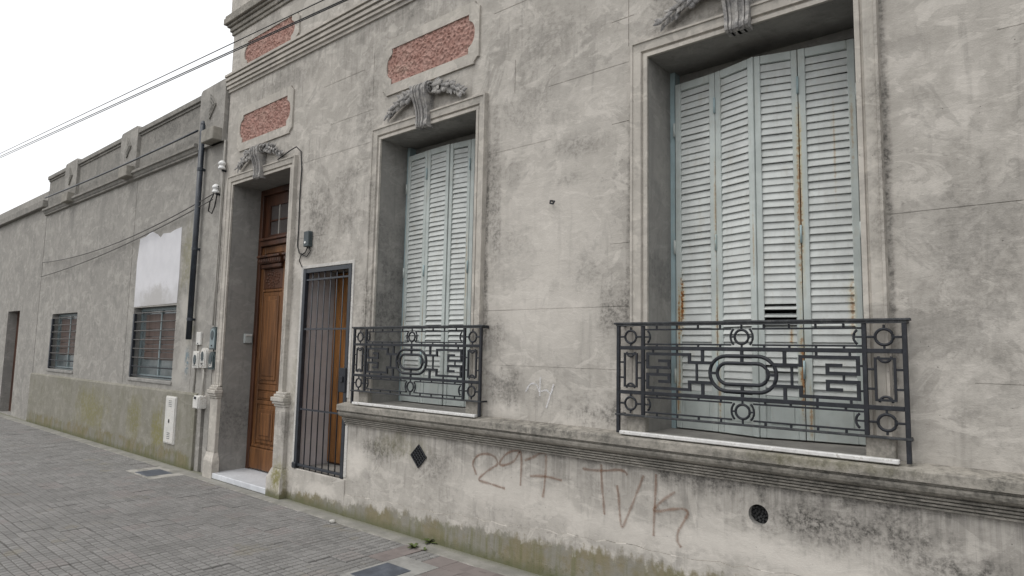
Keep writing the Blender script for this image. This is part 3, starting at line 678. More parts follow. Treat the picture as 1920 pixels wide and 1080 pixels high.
# --- doorway: architrave, pedestals, step
obj('door_surround', surround(-7.99, -6.63, 1.1, 3.655, SURR), 'trim', house)
for s, xe in ((-1, -7.99), (1, -6.63)):
    pb = MB(); a = lambda o: xe+s*o
    pb.box(a(-.002), a(.20 if s > 0 else .19), -.048, .004, .30, .955, 0, .006)                        # shaft
    for (o, p, z0, z1) in ((.008, .062, .9552, .985), (.018, .082, .9852, 1.015), (.026, .098, 1.0152, 1.06), (.012, .07, 1.0602, 1.09), (.0, .052, 1.0902, 1.115)):
        pb.box(a(-o), a(.205+o if s > 0 else .19), -p, .004, z0, z1, 0, .005)
    o0 = .045
    pts = [(-o0, -.02), (-o0, .20), (-.002, .30), (.21, .30), (.235, .20), (.235, -.02)] if s > 0 else [(-o0, -.02), (-o0, .20), (-.002, .30), (.19, .30), (.19, .20), (.19, -.02)]
    pb.prism(pts, lambda u, z: (a(u), -.085 if z < .25 else -.05, z), lambda u, z: (a(u), .004, z))
    obj('door_pedestal', pb, 'wall' if s > 0 else 'trim', house)
stp = MB(); stp.box(-8.03, -6.59, -.075, .46, .002, .066, 0, .006); obj('door_step', stp, 'step', house, label='worn white marble door step')
# --- front door, two leaves with panels, transom light above
DY = .395
fr_ = MB(); fr_.box(-7.988, -7.915, DY-.03, .458, .068, 3.652, 0, .004); fr_.box(-6.705, -6.632, DY-.03, .458, .068, 3.652, 0, .004); fr_.box(-7.9148, -6.7052, DY-.03, .458, 3.575, 3.652, 0, .004)
fr_.box(-7.9148, -6.7052, DY-.045, .458, 2.895, 2.965, 0, .008); fr_.box(-7.9148, -6.7052, DY-.065, .45, 2.9652, 3.0, 0, .008)
fo = obj('door_frame', fr_, 'wood_dark', house)
tl = MB(); TY = DY+.015
tl.box(-7.914, -6.706, TY, TY+.04, 3.001, 3.05); tl.box(-7.914, -6.706, TY, TY+.04, 3.43, 3.574); tl.box(-7.914, -7.80, TY, TY+.04, 3.0502, 3.4298); tl.box(-6.82, -6.706, TY, TY+.04, 3.0502, 3.4298)
to = obj('transom_window', tl, 'wood_dark', house)
for xm in (-7.59, -7.31, -7.03): b = MB(); b.box(xm-.009, xm+.009, TY+.004, TY+.034, 3.0502, 3.4298); obj('glazing_bar', b, 'conduit', to)  # upright bars coloured pale to imitate their whitish reflection
b = MB(); b.box(-7.7998, -6.8202, TY+.006, TY+.032, 3.227, 3.247); obj('glazing_bar', b, 'wood_dark', to)
for xa, xb in ((-7.80, -7.601), (-7.579, -7.321), (-7.299, -7.041), (-7.019, -6.82)):
    for za, zb in ((3.05, 3.224), (3.251, 3.43)):
        p = MB(); p.box(xa, xb, TY+.017, TY+.021, za, zb); obj('pane', p, 'glass', to)
for s in (0, 1):
    x0, x1 = (-7.913, -7.314) if s == 0 else (-7.306, -6.707); d = MB(); y0 = DY
    d.box(x0, x1, y0+.012, y0+.05, .072, 2.892)
    for (xa, xb, za, zb) in ((x0, x0+.075, .0722, 2.8918), (x1-.075, x1, .0722, 2.8918), (x0+.0752, x1-.0752, 2.80, 2.8918), (x0+.0752, x1-.0752, 2.305, 2.335), (x0+.0752, x1-.0752, 1.06, 1.13), (x0+.0752, x1-.0752, .885, .93)):
        d.box(xa, xb, y0-.004, y0+.03, za, zb, 0, .005)
    do = obj('door_leaf', d, 'wood', house)
    def pan(za, zb, mat='wood', name='door_panel', ins=.075):
        xa, xb = x0+ins+.004, x1-ins-.004; p = MB()
        p.box(xa, xb, y0+.002, y0+.02, za, zb, 0, .01); 
        if zb-za > .3:
            p.box(xa+.045, xb-.045, y0-.010, y0+.004, za+.05, zb-.05, 0, .010); p.box(xa+.085, xb-.085, y0-.018, y0-.004, za+.10, zb-.10, 0, .008)
        else: p.box(xa+.03, xb-.03, y0-.008, y0+.004, za+.025, zb-.025, 0, .008)
        return obj(name, p, mat, do)
    pan(1.135, 2.30); pan(.935, 1.055); pan(.40, .88)
    k = MB(); k.box(x0-.002+.004, x1-.002, y0-.028, y0+.01, .085, .345, 0, .01); k.box(x0+.002, x1-.002, y0-.016, y0+.01, .3455, .385, 0, .012); obj('kick_board', k, 'wood', do)
    sh = MB(); sh.box(x0+.03, x1-.03, y0-.10, y0, 2.735, 2.765, 0, .006); sh.box(x0+.045, x1-.045, y0-.075, y0, 2.66, 2.7348, 0, .012); sh.box(x0+.06, x1-.06, y0-.05, y0, 2.60, 2.6598, 0, .012)
    for q in range(9): xx = x0+.075+q*(x1-x0-.15)/8; sh.box(xx-.017, xx+.017, y0-.088, y0-.07, 2.675, 2.725, 0, .008)
    obj('carved_shelf', sh, 'wood_dark', do)
    cv = MB(); cv.box(x0+.082, x1-.082, y0-.002, y0+.012, 2.34, 2.595, 0, .006); rc = random.Random(4)
    mx = (x0+x1)/2
    for q in range(30):
        a = q*2.399; r_ = .012+.105*math.sqrt(q/30); px_, pz_ = mx+math.cos(a)*r_*1.45, 2.468+math.sin(a)*r_*.95
        bm = bmesh.new(); bmesh.ops.create_icosphere(bm, subdivisions=1, radius=1)
        sx = rc.uniform(.010, .022)
        for v in bm.verts: v.co = Vector((px_+v.co.x*sx, y0-.004+v.co.y*.012, pz_+v.co.z*rc.uniform(.9, 1.1)*sx*1.1))
        cv.add(bm)
    obj('carved_panel', cv, 'wood_dark', do)

# --- small side passage behind the gate
ps = MB(); ps.quad((-6.272, .002, .337), (-6.272, .435, .337), (-6.272, .435, 2.452), (-6.272, .002, 2.452)); obj('passage_lining', ps, 'passage', house, fix=False)
gd = thing_door = MB(); gd.box(-6.27, -5.40, .405, .438, .345, 2.45); gdo = obj('side_door', gd, 'wood_dark', house)
for k in range(7):
    x0 = -6.262+k*.123; p = MB(); p.box(x0, x0+.1185, .392, .4048, .36, 2.44, 0, .004); obj('plank', p, 'wood_orange', gdo)
hd = MB(); hd.box(-5.735, -5.70, .380, .3918, 1.28, 1.44, 0, .003); hd.tube([(-5.718, .385, 1.37), (-5.718, .345, 1.37), (-5.80, .34, 1.372)], .009, 8); obj('door_handle', hd, 'iron', gdo)
le = MB()
for (a, b, c, d) in ((-6.312, -6.277, .335, 2.49), (-5.393, -5.358, 1.12, 2.49), (-6.2768, -5.3932, 2.457, 2.49)): le.box(a, b, -.007, .003, c, d, 0, .002)
le.box(-5.393, -5.35, -.007, .003, .36, .85, 0, .002)
obj('plaster_edge', le, 'limewash', house, label='pale lime plaster edging round the gate')

# --- graffiti strokes (flat paint)
G = {'two':[(-3.619,.619),(-3.662,.689),(-3.64,.745),(-3.576,.783),(-3.488,.793),(-3.417,.771),(-3.401,.728),(-3.454,.693),(-3.531,.643),(-3.593,.582),(-3.481,.57),(-3.388,.561),(-3.319,.554)],
'nine':[(-3.172,.855),(-3.26,.842),(-3.341,.791),(-3.378,.731),(-3.317,.733),(-3.228,.777),(-3.172,.85),(-3.158,.752),(-3.166,.598)],
'seven':[(-3.127,.789),(-3.042,.825),(-2.978,.86),(-2.932,.862),(-2.926,.781),(-2.935,.653),(-2.951,.545)],
'seven_bar':[(-3.074,.682),(-2.97,.696),(-2.875,.698),(-2.782,.69)],
't_bar':[(-2.605,.796),(-2.518,.797),(-2.399,.81),(-2.328,.824),(-2.271,.822),(-2.248,.799)],
't':[(-2.453,.846),(-2.446,.722),(-2.433,.616),(-2.423,.515)],
'v':[(-2.326,.724),(-2.31,.628),(-2.304,.542),(-2.287,.458),(-2.247,.532),(-2.197,.646),(-2.153,.749),(-2.127,.815)],
'k':[(-2.036,.837),(-2.039,.728),(-2.048,.595),(-2.055,.444)],
'k_arm':[(-1.903,.744),(-1.986,.68),(-2.05,.613),(-2.028,.603),(-1.934,.631),(-1.853,.648),(-1.818,.629),(-1.844,.575),(-1.884,.504),(-1.889,.449),(-1.865,.413)]}
Wt = {'a':[(-3.13,1.301),(-3.088,1.359),(-3.031,1.362),(-2.999,1.308)],'b':[(-2.99,1.419),(-2.994,1.276)],'c':[(-2.994,1.309),(-2.932,1.323),(-2.891,1.303),(-2.865,1.37)],'d':[(-2.865,1.37),(-2.93,1.193)]}
def smooth(pts, n=6):
    P = [Vector(p) for p in pts]; out = []
    for k in range(len(P)-1):
        a, b, c, d = P[max(0, k-1)], P[k], P[k+1], P[min(len(P)-1, k+2)]
        for q in range(n):
            t = q/n; out.append(.5*((2*b)+(c-a)*t+(2*a-5*b+4*c-d)*t*t+(3*b-a-3*c+d)*t**3))
    return out+[P[-1]]
def graffiti(name, strokes, width, mat, label, y0):
    me_v, me_f, uvs = [], [], []
    for si, st in enumerate(strokes):
        ps_ = smooth(st); i0 = len(me_v)
        for k, p in enumerate(ps_):
            t = (ps_[min(len(ps_)-1, k+1)]-ps_[max(0, k-1)]).normalized(); nrm = Vector((-t.y, t.x))
            wv = width*(1+.18*math.sin(k*.9+si)+.1*math.sin(k*.37))*(.75 if k == 0 else 1)
            for s in (-1, 1): me_v.append((p.x+nrm.x*wv*s, y0-si*.0007, p.y+nrm.y*wv*s))
        for k in range(len(ps_)-1):
            a = i0+2*k; me_f.append((a, a+1, a+3, a+2)); uvs += [(0, 0), (1, 0), (1, 0), (0, 0)]
    me = bpy.data.meshes.new(name); me.from_pydata(me_v, [], me_f); uv = me.uv_layers.new(name='UVMap')
    for k, c in enumerate(uvs): uv.data[k].uv = c
    me.materials.append(M[mat]); o = link(name, me, house); o['label'] = label
graffiti('graffiti', [G[k] for k in ('two', 'nine', 'seven', 'seven_bar')], .0155, 'spray', 'brown sprayed number 297 on the wall below the ledge', -.003)
graffiti('graffiti', [G[k] for k in ('t_bar', 't', 'v', 'k', 'k_arm')], .0145, 'spray', 'brown sprayed letters TVK on the wall below the ledge', -.003)
graffiti('graffiti', list(Wt.values()), .010, 'chalk', 'faint white scrawl between the two railings', -.003)

# ================================================================== BALCONY RAILINGS
RY = -.085
def railing(cx, label):
    root = thing('balcony_railing', (cx, RY, 1.06), label, 'railing', None); L0 = Vector((cx, RY, 0))
    def part(name, mb, mat='iron', sm=False):
        o = bpy.data.objects.new(name, mb.mesh(name, mat, sm)); C.objects.link(o); o.parent = root; o.location = (0, 0, -1.06); return o
    def bar(name, u0, u1, z0, z1, t=.016, dp=.016, mat='iron'):
        b = MB(); b.box(u0, u1, -dp/2, dp/2, z0, z1, 0, .002); return part(name, b, mat)
    U, V = .648, .832
    b = MB(); b.box(-V-.03, V+.03, -.019, .019, 1.797, 1.811, 0, .003); b.box(-V-.012, V+.012, -.013, .013, 1.786, 1.7968); part('handrail', b, 'iron_rail')
    for s in (-1, 1):                                                                     # returns into the wall
        b = MB(); b.box(s*V-.009, s*V+.009, .013, .083, 1.786, 1.81, 0, .003); b.box(s*V-.008, s*V+.008, .008, .083, 1.196, 1.21, 0, .002); part('wall_tie', b)
        bar('post', s*V-.011, s*V+.011, 1.085 if True else 0, 1.7858, dp=.022); bar('post', s*U-.011, s*U+.011, 1.2112, 1.7858, dp=.020)
    Z = lambda d: 1.498+d
    for z, t in ((1.762, .010), (1.668, .010), (1.328, .010), (1.232, .010)): 
        for s in (-1, 1): bar('thin_rail', s*.062, s*(U-.0112), z-t/2, z+t/2, dp=.012)
    for z in (Z(.145), Z(-.145)): bar('rail', -V+.0112, V-.0112, z-.0118, z+.0118, dp=.018)
    b = MB(); b.box(-V-.02, V+.02, -.014, .014, 1.198, 1.211, 0, .002); part('bottom_rail', b, 'iron_rail')
    def ring(u, z, r, rx=None, t=.0078):
        b = MB(); b.tube([(u+math.cos(2*math.pi*k/24)*(rx or r), 0, z+math.sin(2*math.pi*k/24)*r) for k in range(24)], t, 8, closed=True); part('ring', b, 'iron', True)
    def arc(u, z, r, a0, a1, t=.0068):
        b = MB(); b.tube([(u+math.cos(R(a0+(a1-a0)*k/10))*r, 0, z+math.sin(R(a0+(a1-a0)*k/10))*r) for k in range(11)], t, 8); part('scroll', b, 'iron', True)
    for z in (1.715, 1.280):
        ring(0, z, .041)
        for s in (-1, 1):
            arc(0, z, .066, 90-90*s-44, 90-90*s+44); arc(s*(U-.004), z, .047, (180 if s > 0 else 0)-52, (180 if s > 0 else 0)+52)
            ring(s*.740, z, .041); 
            for (a0, a1) in ((U+.011, .740-.045), (.740+.045, V-.011)): bar('collar', min(s*a0, s*a1), max(s*a0, s*a1), z-.006, z+.006, dp=.012)
            bar('collar', s*.0535-.013, s*.0535+.013, z-.005, z+.005, dp=.011); bar('collar', s*(U-.03)-.019, s*(U-.03)+.019, z-.005, z+.005, dp=.011)
        bar('collar', -.0055, .0055, z+.045, z+.071, dp=.011); bar('collar', -.0055, .0055, z-.073, z-.045, dp=.011)
        for s in (-1, 1): bar('collar', s*.74-.0055, s*.74+.0055, z+.045, z+.064, dp=.011); bar('collar', s*.74-.0055, s*.74+.0055, z-.063, z-.045, dp=.011)
    def stad(hw, hh, t):
        b = MB(); pts = []
        for k in range(15): a = R(-90+180*k/14); pts.append((hw-hh+math.cos(a)*hh, 0, Z(0)+math.sin(a)*hh))
        for k in range(15): a = R(90+180*k/14); pts.append((-hw+hh+math.cos(a)*hh, 0, Z(0)+math.sin(a)*hh))
        b.tube(pts, t, 8, closed=True); part('oval', b, 'iron', True)
    stad(.196, .104, .0112); stad(.150, .062, .0108)
    for s in (-1, 1):
        bar('collar', -.009, .009, Z(s*.112) if s > 0 else Z(-.137), Z(.137) if s > 0 else Z(-.112), dp=.014); bar('collar', -.009, .009, Z(.069) if s > 0 else Z(-.097), Z(.097) if s > 0 else Z(-.069), dp=.014)
        bar('collar', min(s*.157, s*.189), max(s*.157, s*.189), Z(-.008), Z(.008), dp=.014)
        bar('fret_bar', s*.28-.007, s*.28+.007, Z(-.054), Z(.054), dp=.013)
        for q in (-1, 1):                                                                # the key pattern of one quarter
            b = MB(); h = .0092; dz = lambda d: Z(q*d)
            def seg(ua, za, ub, zb):
                b.box(min(s*ua, s*ub)-h, max(s*ua, s*ub)+h, -.007+seg.k, .007-seg.k, min(dz(za), dz(zb))-h, max(dz(za), dz(zb))+h); seg.k += .0004
            seg.k = 0.0
            seg(.185, .06, .327, .06); seg(.242, .06, .242, .137); seg(.327, .06, .327, .108); seg(.327, .108, .615, .108); seg(.615, .108, .615, .022); seg(.615, .022, .465, .022); seg(.465, .022, .465, .065); seg(.465, .065, .53, .065)
            part('fret', b)
            bar('collar', s*.41-.006, s*.41+.006, min(dz(.1148), dz(.1362)), max(dz(.1148), dz(.1362)), dp=.012); bar('collar', s*.577-.006, s*.577+.006, min(dz(.1148), dz(.1362)), max(dz(.1148), dz(.1362)), dp=.012)
            bar('collar', min(s*.6215, s*.637), max(s*.6215, s*.637), dz(.065)-.006, dz(.065)+.006, dp=.012)
            arc(s*.74, Z(q*.118), .030, (180 if q > 0 else 0), (360 if q > 0 else 180))
            for uu in (.13, .27, .41, .55):
                bar('collar', s*uu-.006, s*uu+.006, 1.7662 if q > 0 else 1.2112, 1.7858 if q > 0 else 1.2278, dp=.011); bar('collar', s*uu-.006, s*uu+.006, Z(.1537) if q > 0 else 1.3322, 1.6638 if q > 0 else Z(-.1537), dp=.011)
        bar('collar', s*.545-.006, s*.545+.006, Z(-.0155), Z(.0155), dp=.012)
        b = MB()
        for (ua, ub, za, zb) in ((.690, .702, -.112, .112), (.778, .790, -.112, .112), (.7022, .7778, .100, .112), (.7022, .7778, -.112, -.100)): b.box(min(s*ua, s*ub), max(s*ua, s*ub), -.006, .006, Z(za), Z(zb))
        part('end_panel', b)
        for za in (-.05, .05):
            for ua, ub in ((U+.0112, .6898), (.7902, V-.0112)): bar('collar', min(s*ua, s*ub), max(s*ua, s*ub), Z(za)-.006, Z(za)+.006, dp=.012)
    return root
railing(-4.362, 'black iron key pattern railing between the barred gate and bare wall')
railing(-1.436, 'black iron key pattern railing before the shutters with the rust streaks')

# ================================================================== SECURITY GATE
gt = thing('security_gate', (-5.835, .012, .335), 'black barred iron security gate before an orange plank door', 'gate')
def gp(name, mb, mat='gate', sm=False, label=None): return obj(name, mb, mat, gt, sm, label)
g = MB(); g.box(-6.272, -6.222, -.012, .034, .338, 2.45, 0, .003); g.box(-5.445, -5.397, -.012, .034, .338, 2.45, 0, .003); g.box(-6.2218, -5.4452, -.008, .03, 2.405, 2.45, 0, .003); g.box(-6.2218, -5.4452, -.004, .026, .36, .385, 0, .003); gp('gate_frame', g)
for k in range(6):
    x = -6.2218+(k+1)*(.7766/7); b = MB(); b.tube([(x, .011, .33), (x, .011, 2.405)], .0066, 8); gp('bar', b, 'gate', True)
for z in (.955, 1.80, 2.33):
    b = MB(); b.box(-6.2218, -5.4452, -.0005, .0035, z-.009, z+.009); gp('cross_rail', b)
b = MB(); b.box(-5.5, -5.398, -.030, -.0125, 1.17, 1.41, 0, .004); b.box(-5.475, -5.425, -.045, -.0302, 1.27, 1.33, 0, .004); gp('lock_box', b, 'iron')
b = MB(); b.box(-6.285, -6.215, -.03, -.0125, .338, .40, 0, .01); gp('hinge', b, 'gate')

# ================================================================== NEIGHBOURING HOUSE
NX0, NX1 = -16.2, -8.283
nb = thing('neighbouring_house', (-12, 0, 0), 'low drab stucco house with greenish base and barred window', 'house')
WC = (-11.02, -9.475, 1.10, 2.165)
W2 = (-15.2, -13.7, 1.10, 2.165)
nw = MB(); wall_grid(nw, NX0, NX1, 0, 4.40, [(*WC, .16), (*W2, .16)], [(-8.505, -8.41, .0, .80, .06), (-11.285, -11.27, 1.0, 4.25, .012), (-8.90, -8.89, .95, 1.7, .006)])
obj('facade_wall', nw, ['neigh', 'reveal'], nb, fix=False)
b = MB(); b.quad((NX0, 0, 0), (NX0, 7, 0), (NX0, 7, 4.9), (NX0, 0, 4.9)); b.quad((NX0, 7, 0), (NX1, 7, 0), (NX1, 7, 4.9), (NX0, 7, 4.9)); b.quad((NX1, 0, 4.4), (NX1, 7, 4.4), (NX1, 7, 4.9), (NX1, 0, 4.9)); obj('side_walls', b, 'neigh', nb, fix=False)
b = MB(); b.quad((NX0, .1, 4.7), (NX1, .1, 4.7), (NX1, 7, 4.7), (NX0, 7, 4.7)); obj('roof', b, 'roof', nb, fix=False)
b = MB(); b.prism([(.005, -.02), (-.035, -.02), (-.032, .955), (-.022, .975), (.005, .985)], lambda y, z: (NX0, y, z), lambda y, z: (-8.62, y, z)); obj('base_course', b, 'dado', nb)
CORN = [(.01, 4.40), (-.085, 4.395), (-.10, 4.385), (-.10, 4.345), (-.075, 4.335), (-.06, 4.30), (-.045, 4.285), (-.045, 4.262), (.01, 4.245)]
PIL = [(-9.03, -8.30), (-12.02, -11.29), (-15.0, -14.27)]
obj('cornice', course(MB(), CORN, NX0, -9.035), 'parapet', nb)
b = MB(); b.box(NX0, NX1, 0, .22, 4.4005, 5.085); obj('parapet', b, 'parapet', nb)
for xa, xb in ((NX0, -15.002), (-14.268, -12.022), (-11.288, -9.032)):
    b = MB(); b.box(xa, xb, -.045, .26, 5.02, 5.10, 0, .006); b.box(xa, xb, -.018, .001, 4.985, 5.0198); obj('coping', b, 'parapet', nb)
for xa, xb in PIL:
    b = MB(); w_ = xb-xa; pts = [(0, 4.30), (0, 5.11), (.04, 5.145), (w_-.04, 5.155), (w_, 5.12), (w_, 4.30)]
    b.prism(pts, lambda u, z: (xa+u, -.050, z), lambda u, z: (xa+u, .28, z)); po = obj('pilaster', b, 'neigh', nb)
    e = MB(); mx, mz = (xa+xb)/2, 4.85
    for k in range(3):
        r_ = .07+.05*k; h = .009
        for q in (-1, 1):
            a0, a1 = (mx-.05+.0, mz+q*r_), (mx-.05+r_, mz)
            d = Vector((a1[0]-a0[0], a1[1]-a0[1])).normalized(); nn = Vector((-d.y, d.x))*h
            p4 = [(a0[0]+nn.x, a0[1]+nn.y), (a1[0]+nn.x, a1[1]+nn.y), (a1[0]-nn.x, a1[1]-nn.y), (a0[0]-nn.x, a0[1]-nn.y)]
            e.prism(p4, lambda u, z: (u, -.070-.0005*q, z), lambda u, z: (u, -.044, z))
    obj('chevron_relief', e, 'parapet', po)
    b = MB(); b.box(mx-.01, xb-.03, -.17, .0, 4.30, 4.475, 0, .008); obj('corbel_block', b, 'concrete', nb)
# whitewashed patch above the window
outl = [(-11.03, 2.18), (-9.47, 2.195), (-9.455, 2.6), (-9.48, 3.28), (-9.72, 3.26), (-9.85, 3.235), (-10.1, 3.25), (-10.2, 3.20), (-10.32, 3.26), (-10.55, 3.33), (-10.75, 3.27), (-10.98, 3.25), (-11.04, 2.9)]
b = MB(); b.prism(outl, lambda u, z: (u, -.004, z), lambda u, z: (u, .002, z)); obj('whitewash_patch', b, 'paint_white', nb, label='white painted patch above the barred window')
b = MB(); b.prism([(-9.14, 1.02), (-8.93, 1.02), (-8.92, 1.5), (-9.0, 1.62), (-9.1, 1.55), (-9.15, 1.3)], lambda u, z: (u, -.003, z), lambda u, z: (u, .001, z))
mm = Mt('blue_paint_smear', .8, .2); nn_ = mm.noise(mm.pos, 9, 5, .7); mm.put(mm.b.inputs['Alpha'], mm.math('MULTIPLY', mm.ramp(nn_, .42, .62), mm.blob((-9.02, 1.38), (.1, .32), nn_, .6, .1))); M['smear'] = mm.done((.20, .29, .34))
obj('paint_smear', b, 'smear', nb, label='faint blue paint smear beside the meters')
for (x0, x1, z0, z1) in (WC, W2):
    fm = MB()
    for (a, b_, c, d) in ((x0, x0+.05, z0, z1), (x1-.05, x1, z0, z1), (x0+.0502, x1-.0502, z1-.05, z1), (x0+.0502, x1-.0502, z0, z0+.05), ((x0+x1)/2-.02, (x0+x1)/2+.02, z0+.0502, z1-.0502)): fm.box(a, b_, .11, .158, c, d, 0, .004)
    wo = obj('window', fm, 'meterblue', nb)
    for a, b_ in ((x0+.05, (x0+x1)/2-.02), ((x0+x1)/2+.02, x1-.05)):
        p = MB(); p.box(a, b_, .132, .138, z0+.05, z1-.05); obj('pane', p, 'pane', wo)
    for k in range(6):
        z = z0+.28+k*.115
        for a, b_ in ((x0+.20, (x0+x1)/2-.025), ((x0+x1)/2+.025, x1-.26)):
            p = MB(); p.box(a, b_, .118, .130, z, z+.108, 0, .004); obj('blind_slat', p, 'blind', wo)
    gr = MB(); gr.box(x0+.01, x0+.06, -.012, .03, z0+.01, z1-.09, 0, .004); go = obj('window_grille', gr, 'gate', nb)
    for k in range(8):
        z = z0+.035+k*.135; p = MB(); p.tube([(x0+.06, .005, z), (x1+.01, .005, z)], .0085, 8); obj('bar', p, 'cable_grey' if k > 1 else 'iron', go, True)
    sl = MB(); sl.box(x0-.02, x1+.02, -.02, .158, z0-.05, z0-.001, 0, .006); obj('window_sill', sl, 'reveal', nb)

# ---- a further house down the street, mostly beyond the frame
fh = thing('terrace_house', (-20, 0, 0), 'plain grey house further along the street beyond the barred window house', 'house')
b = MB(); wall_grid(b, -26, -16.22, 0, 4.8, [(-18.6, -17.6, .02, 2.3, .2), (-21.6, -20.2, 1.0, 2.4, .2), (-24.6, -23.2, 1.0, 2.4, .2)], []); obj('facade_wall', b, ['neigh', 'reveal'], fh, fix=False)
b = MB(); b.quad((-26, 0, 0), (-26, 7, 0), (-26, 7, 4.8), (-26, 0, 4.8)); b.quad((-26, 0, 4.8), (-16.22, 0, 4.8), (-16.22, 7, 4.8), (-26, 7, 4.8)); obj('shell', b, 'neigh', fh, fix=False)
b = MB(); b.box(-26, -16.22, -.09, .05, 4.45, 4.6, 0, .01); obj('cornice', b, 'parapet', fh)
b = MB(); b.box(-18.6, -17.6, .18, .22, .02, 2.3); obj('door', b, 'wood_dark', fh)
for xa in (-21.6, -24.6):
    b = MB(); b.box(xa, xa+1.4, .18, .22, 1.0, 2.4); wo = obj('window', b, 'frame_blue', fh); p = MB(); p.box(xa+.08, xa+1.32, .172, .179, 1.08, 2.32); obj('pane', p, 'pane', wo)

# ================================================================== FITTINGS ON THE WALLS
b = MB(); b.tube([(-8.87, -.065, 4.62), (-8.87, -.065, 1.68)], .037, 14)
dp = thing('downpipe', (-8.87, -.065, 1.74), 'thick black drainpipe running down beside the pilaster with chevrons', 'pipe'); obj('pipe', b, 'pipe', dp, True)
for z in (4.0, 2.9, 1.95):
    b = MB(); b.tube([(-8.87, -.065, z-.02), (-8.87, -.065, z+.02)], .042, 14); b.box(-8.885, -8.855, -.03, .004, z-.015, z+.015); obj('pipe_clamp', b, 'pipe', dp)
b = MB(); b.tube([(-8.87, -.065, 4.60), (-8.9, -.05, 4.66), (-9.0, .0, 4.68)], .038, 12); obj('pipe_elbow', b, 'pipe', dp, True)

def cable(pts, r, mat, label, cat='cable', group=None, name='cable'):
    b = MB(); b.tube(pts, r, 6); o = obj(name, b, mat, None, True); return tag(o, label, cat, group, pts[0])
def sag(a, b_, s, n=16):
    a, b_ = Vector(a), Vector(b_); return [tuple(a.lerp(b_, k/n)-Vector((0, 0, s*4*(k/n)*(1-k/n)))) for k in range(n+1)]
# overhead lines parallel to the street
def unproj(px, py, Y):
    d = FW*F_PX+RT*(px-960)+UP*(540-py); t = (Y-CAM.y)/d.y; return CAM+d*t
def overhead(p0, p1, Y, r, label):
    a, c = unproj(*p0, Y), unproj(*p1, Y); d = (c-a)/(c.x-a.x)
    A_ = a+d*(-23.9-a.x); B_ = a+d*(1.9-a.x); return cable([tuple(A_+(B_-A_)*(k/20)) for k in range(21)], r, 'cable', label, 'power line', name='overhead_line'), A_, B_
ov = [overhead((240, 174), (438, 80), -.62, .0055, 'topmost thin black power line crossing the sky above the lower house'),
      overhead((240, 184), (440, 93), -.70, .006, 'middle black power line just above its close twin below the topmost'),
      overhead((240, 187), (440, 96), -.66, .0055, 'lowest black power line close beneath its twin across the sky')]
pol = thing('utility_pole', (-23.9, -.66, 0), 'wooden utility pole carrying the power lines far down the street', 'pole')
b = MB(); b.tube([(-23.9, -.66, -.02), (-23.9, -.66, 7.6)], [.13, .09], 12); obj('shaft', b, 'wood_dark', pol, True)
b = MB(); b.box(-23.95, -23.85, -1.0, -.3, 6.7, 6.8); obj('cross_arm', b, 'wood_dark', pol)
br = thing('line_bracket', (1.9, 0, 4.2), 'iron bracket holding the power lines on the stucco house', 'bracket')
b = MB(); b.box(1.88, 1.92, -.75, .01, 4.1, 4.14); b.box(1.87, 1.93, -.03, .01, 3.7, 5.2); b.box(1.885, 1.915, -.72, -.69, 4.14, 5.2); b.box(1.885, 1.915, -.64, -.60, 4.14, 5.2); obj('arm', b, 'iron', br)

# neighbour's cables and insulators
cable(sag((-16.0, -.11, 4.60), (-8.93, -.11, 4.545), .03), .014, 'pipe', 'black cable run along the ledge of the low drab house')
cable(sag((-16, -.05, 3.25), (-8.42, -.06, 3.60), .18), .0075, 'cable_grey', 'upper sagging grey wire ending at the lower white insulator')
cable(sag((-16, -.06, 2.95), (-8.44, -.065, 3.52), .10), .0075, 'cable_grey', 'lower sagging grey wire ending at the hanging loops')
cable([(-8.42, -.06, 3.60), (-8.5, -.07, 3.5), (-8.55, -.06, 3.38), (-8.47, -.05, 3.34), (-8.4, -.05, 3.42), (-8.37, -.04, 3.60), (-8.33, -.05, 3.69)], .009, 'cable', 'short black wire loop hanging under the lower white insulator')
for (x, z, lab) in ((-8.245, 3.95, 'white ceramic insulator higher up beside the door surround'), (-8.375, 3.655, 'white ceramic insulator lower down with wires tied to it')):
    t = thing('insulator', (x, -.03, z-.06), lab, 'insulator', 'ceramic insulators on the wall')
    b = MB(); b.tube([(x, -.06, z-.055), (x, -.06, z-.03), (x, -.06, z-.025), (x, -.06, z), (x, -.06, z+.005), (x, -.06, z+.03), (x, -.06, z+.045), (x, -.06, z+.06)], [.045, .045, .036, .036, .046, .046, .035, .02], 14); obj('bell', b, 'ceramic', t, True)
    b = MB(); b.box(x-.01, x+.01, -.06, .012, z-.08, z-.056, 0, .003); obj('pin', b, 'iron', t)
cable([(-8.262, -.03, 4.30), (-8.26, -.03, 4.0), (-8.27, -.03, 3.6), (-8.265, -.03, 3.2), (-8.27, -.03, 2.4), (-8.27, -.03, 1.86)], .012, 'conduit', 'thin pale conduit running down to the arched meters', 'conduit', name='conduit')
cable([(-8.45, -.025, 1.31), (-8.45, -.025, .93)], .014, 'conduit', 'short pale conduit between the white meter and the ivory box', 'conduit', name='conduit')
cable([(-8.72, -.012, 1.66), (-8.735, -.012, 1.3), (-8.74, -.012, .99)], .012, 'conduit', 'thin pale pipe below the black drainpipe', 'conduit', name='conduit')

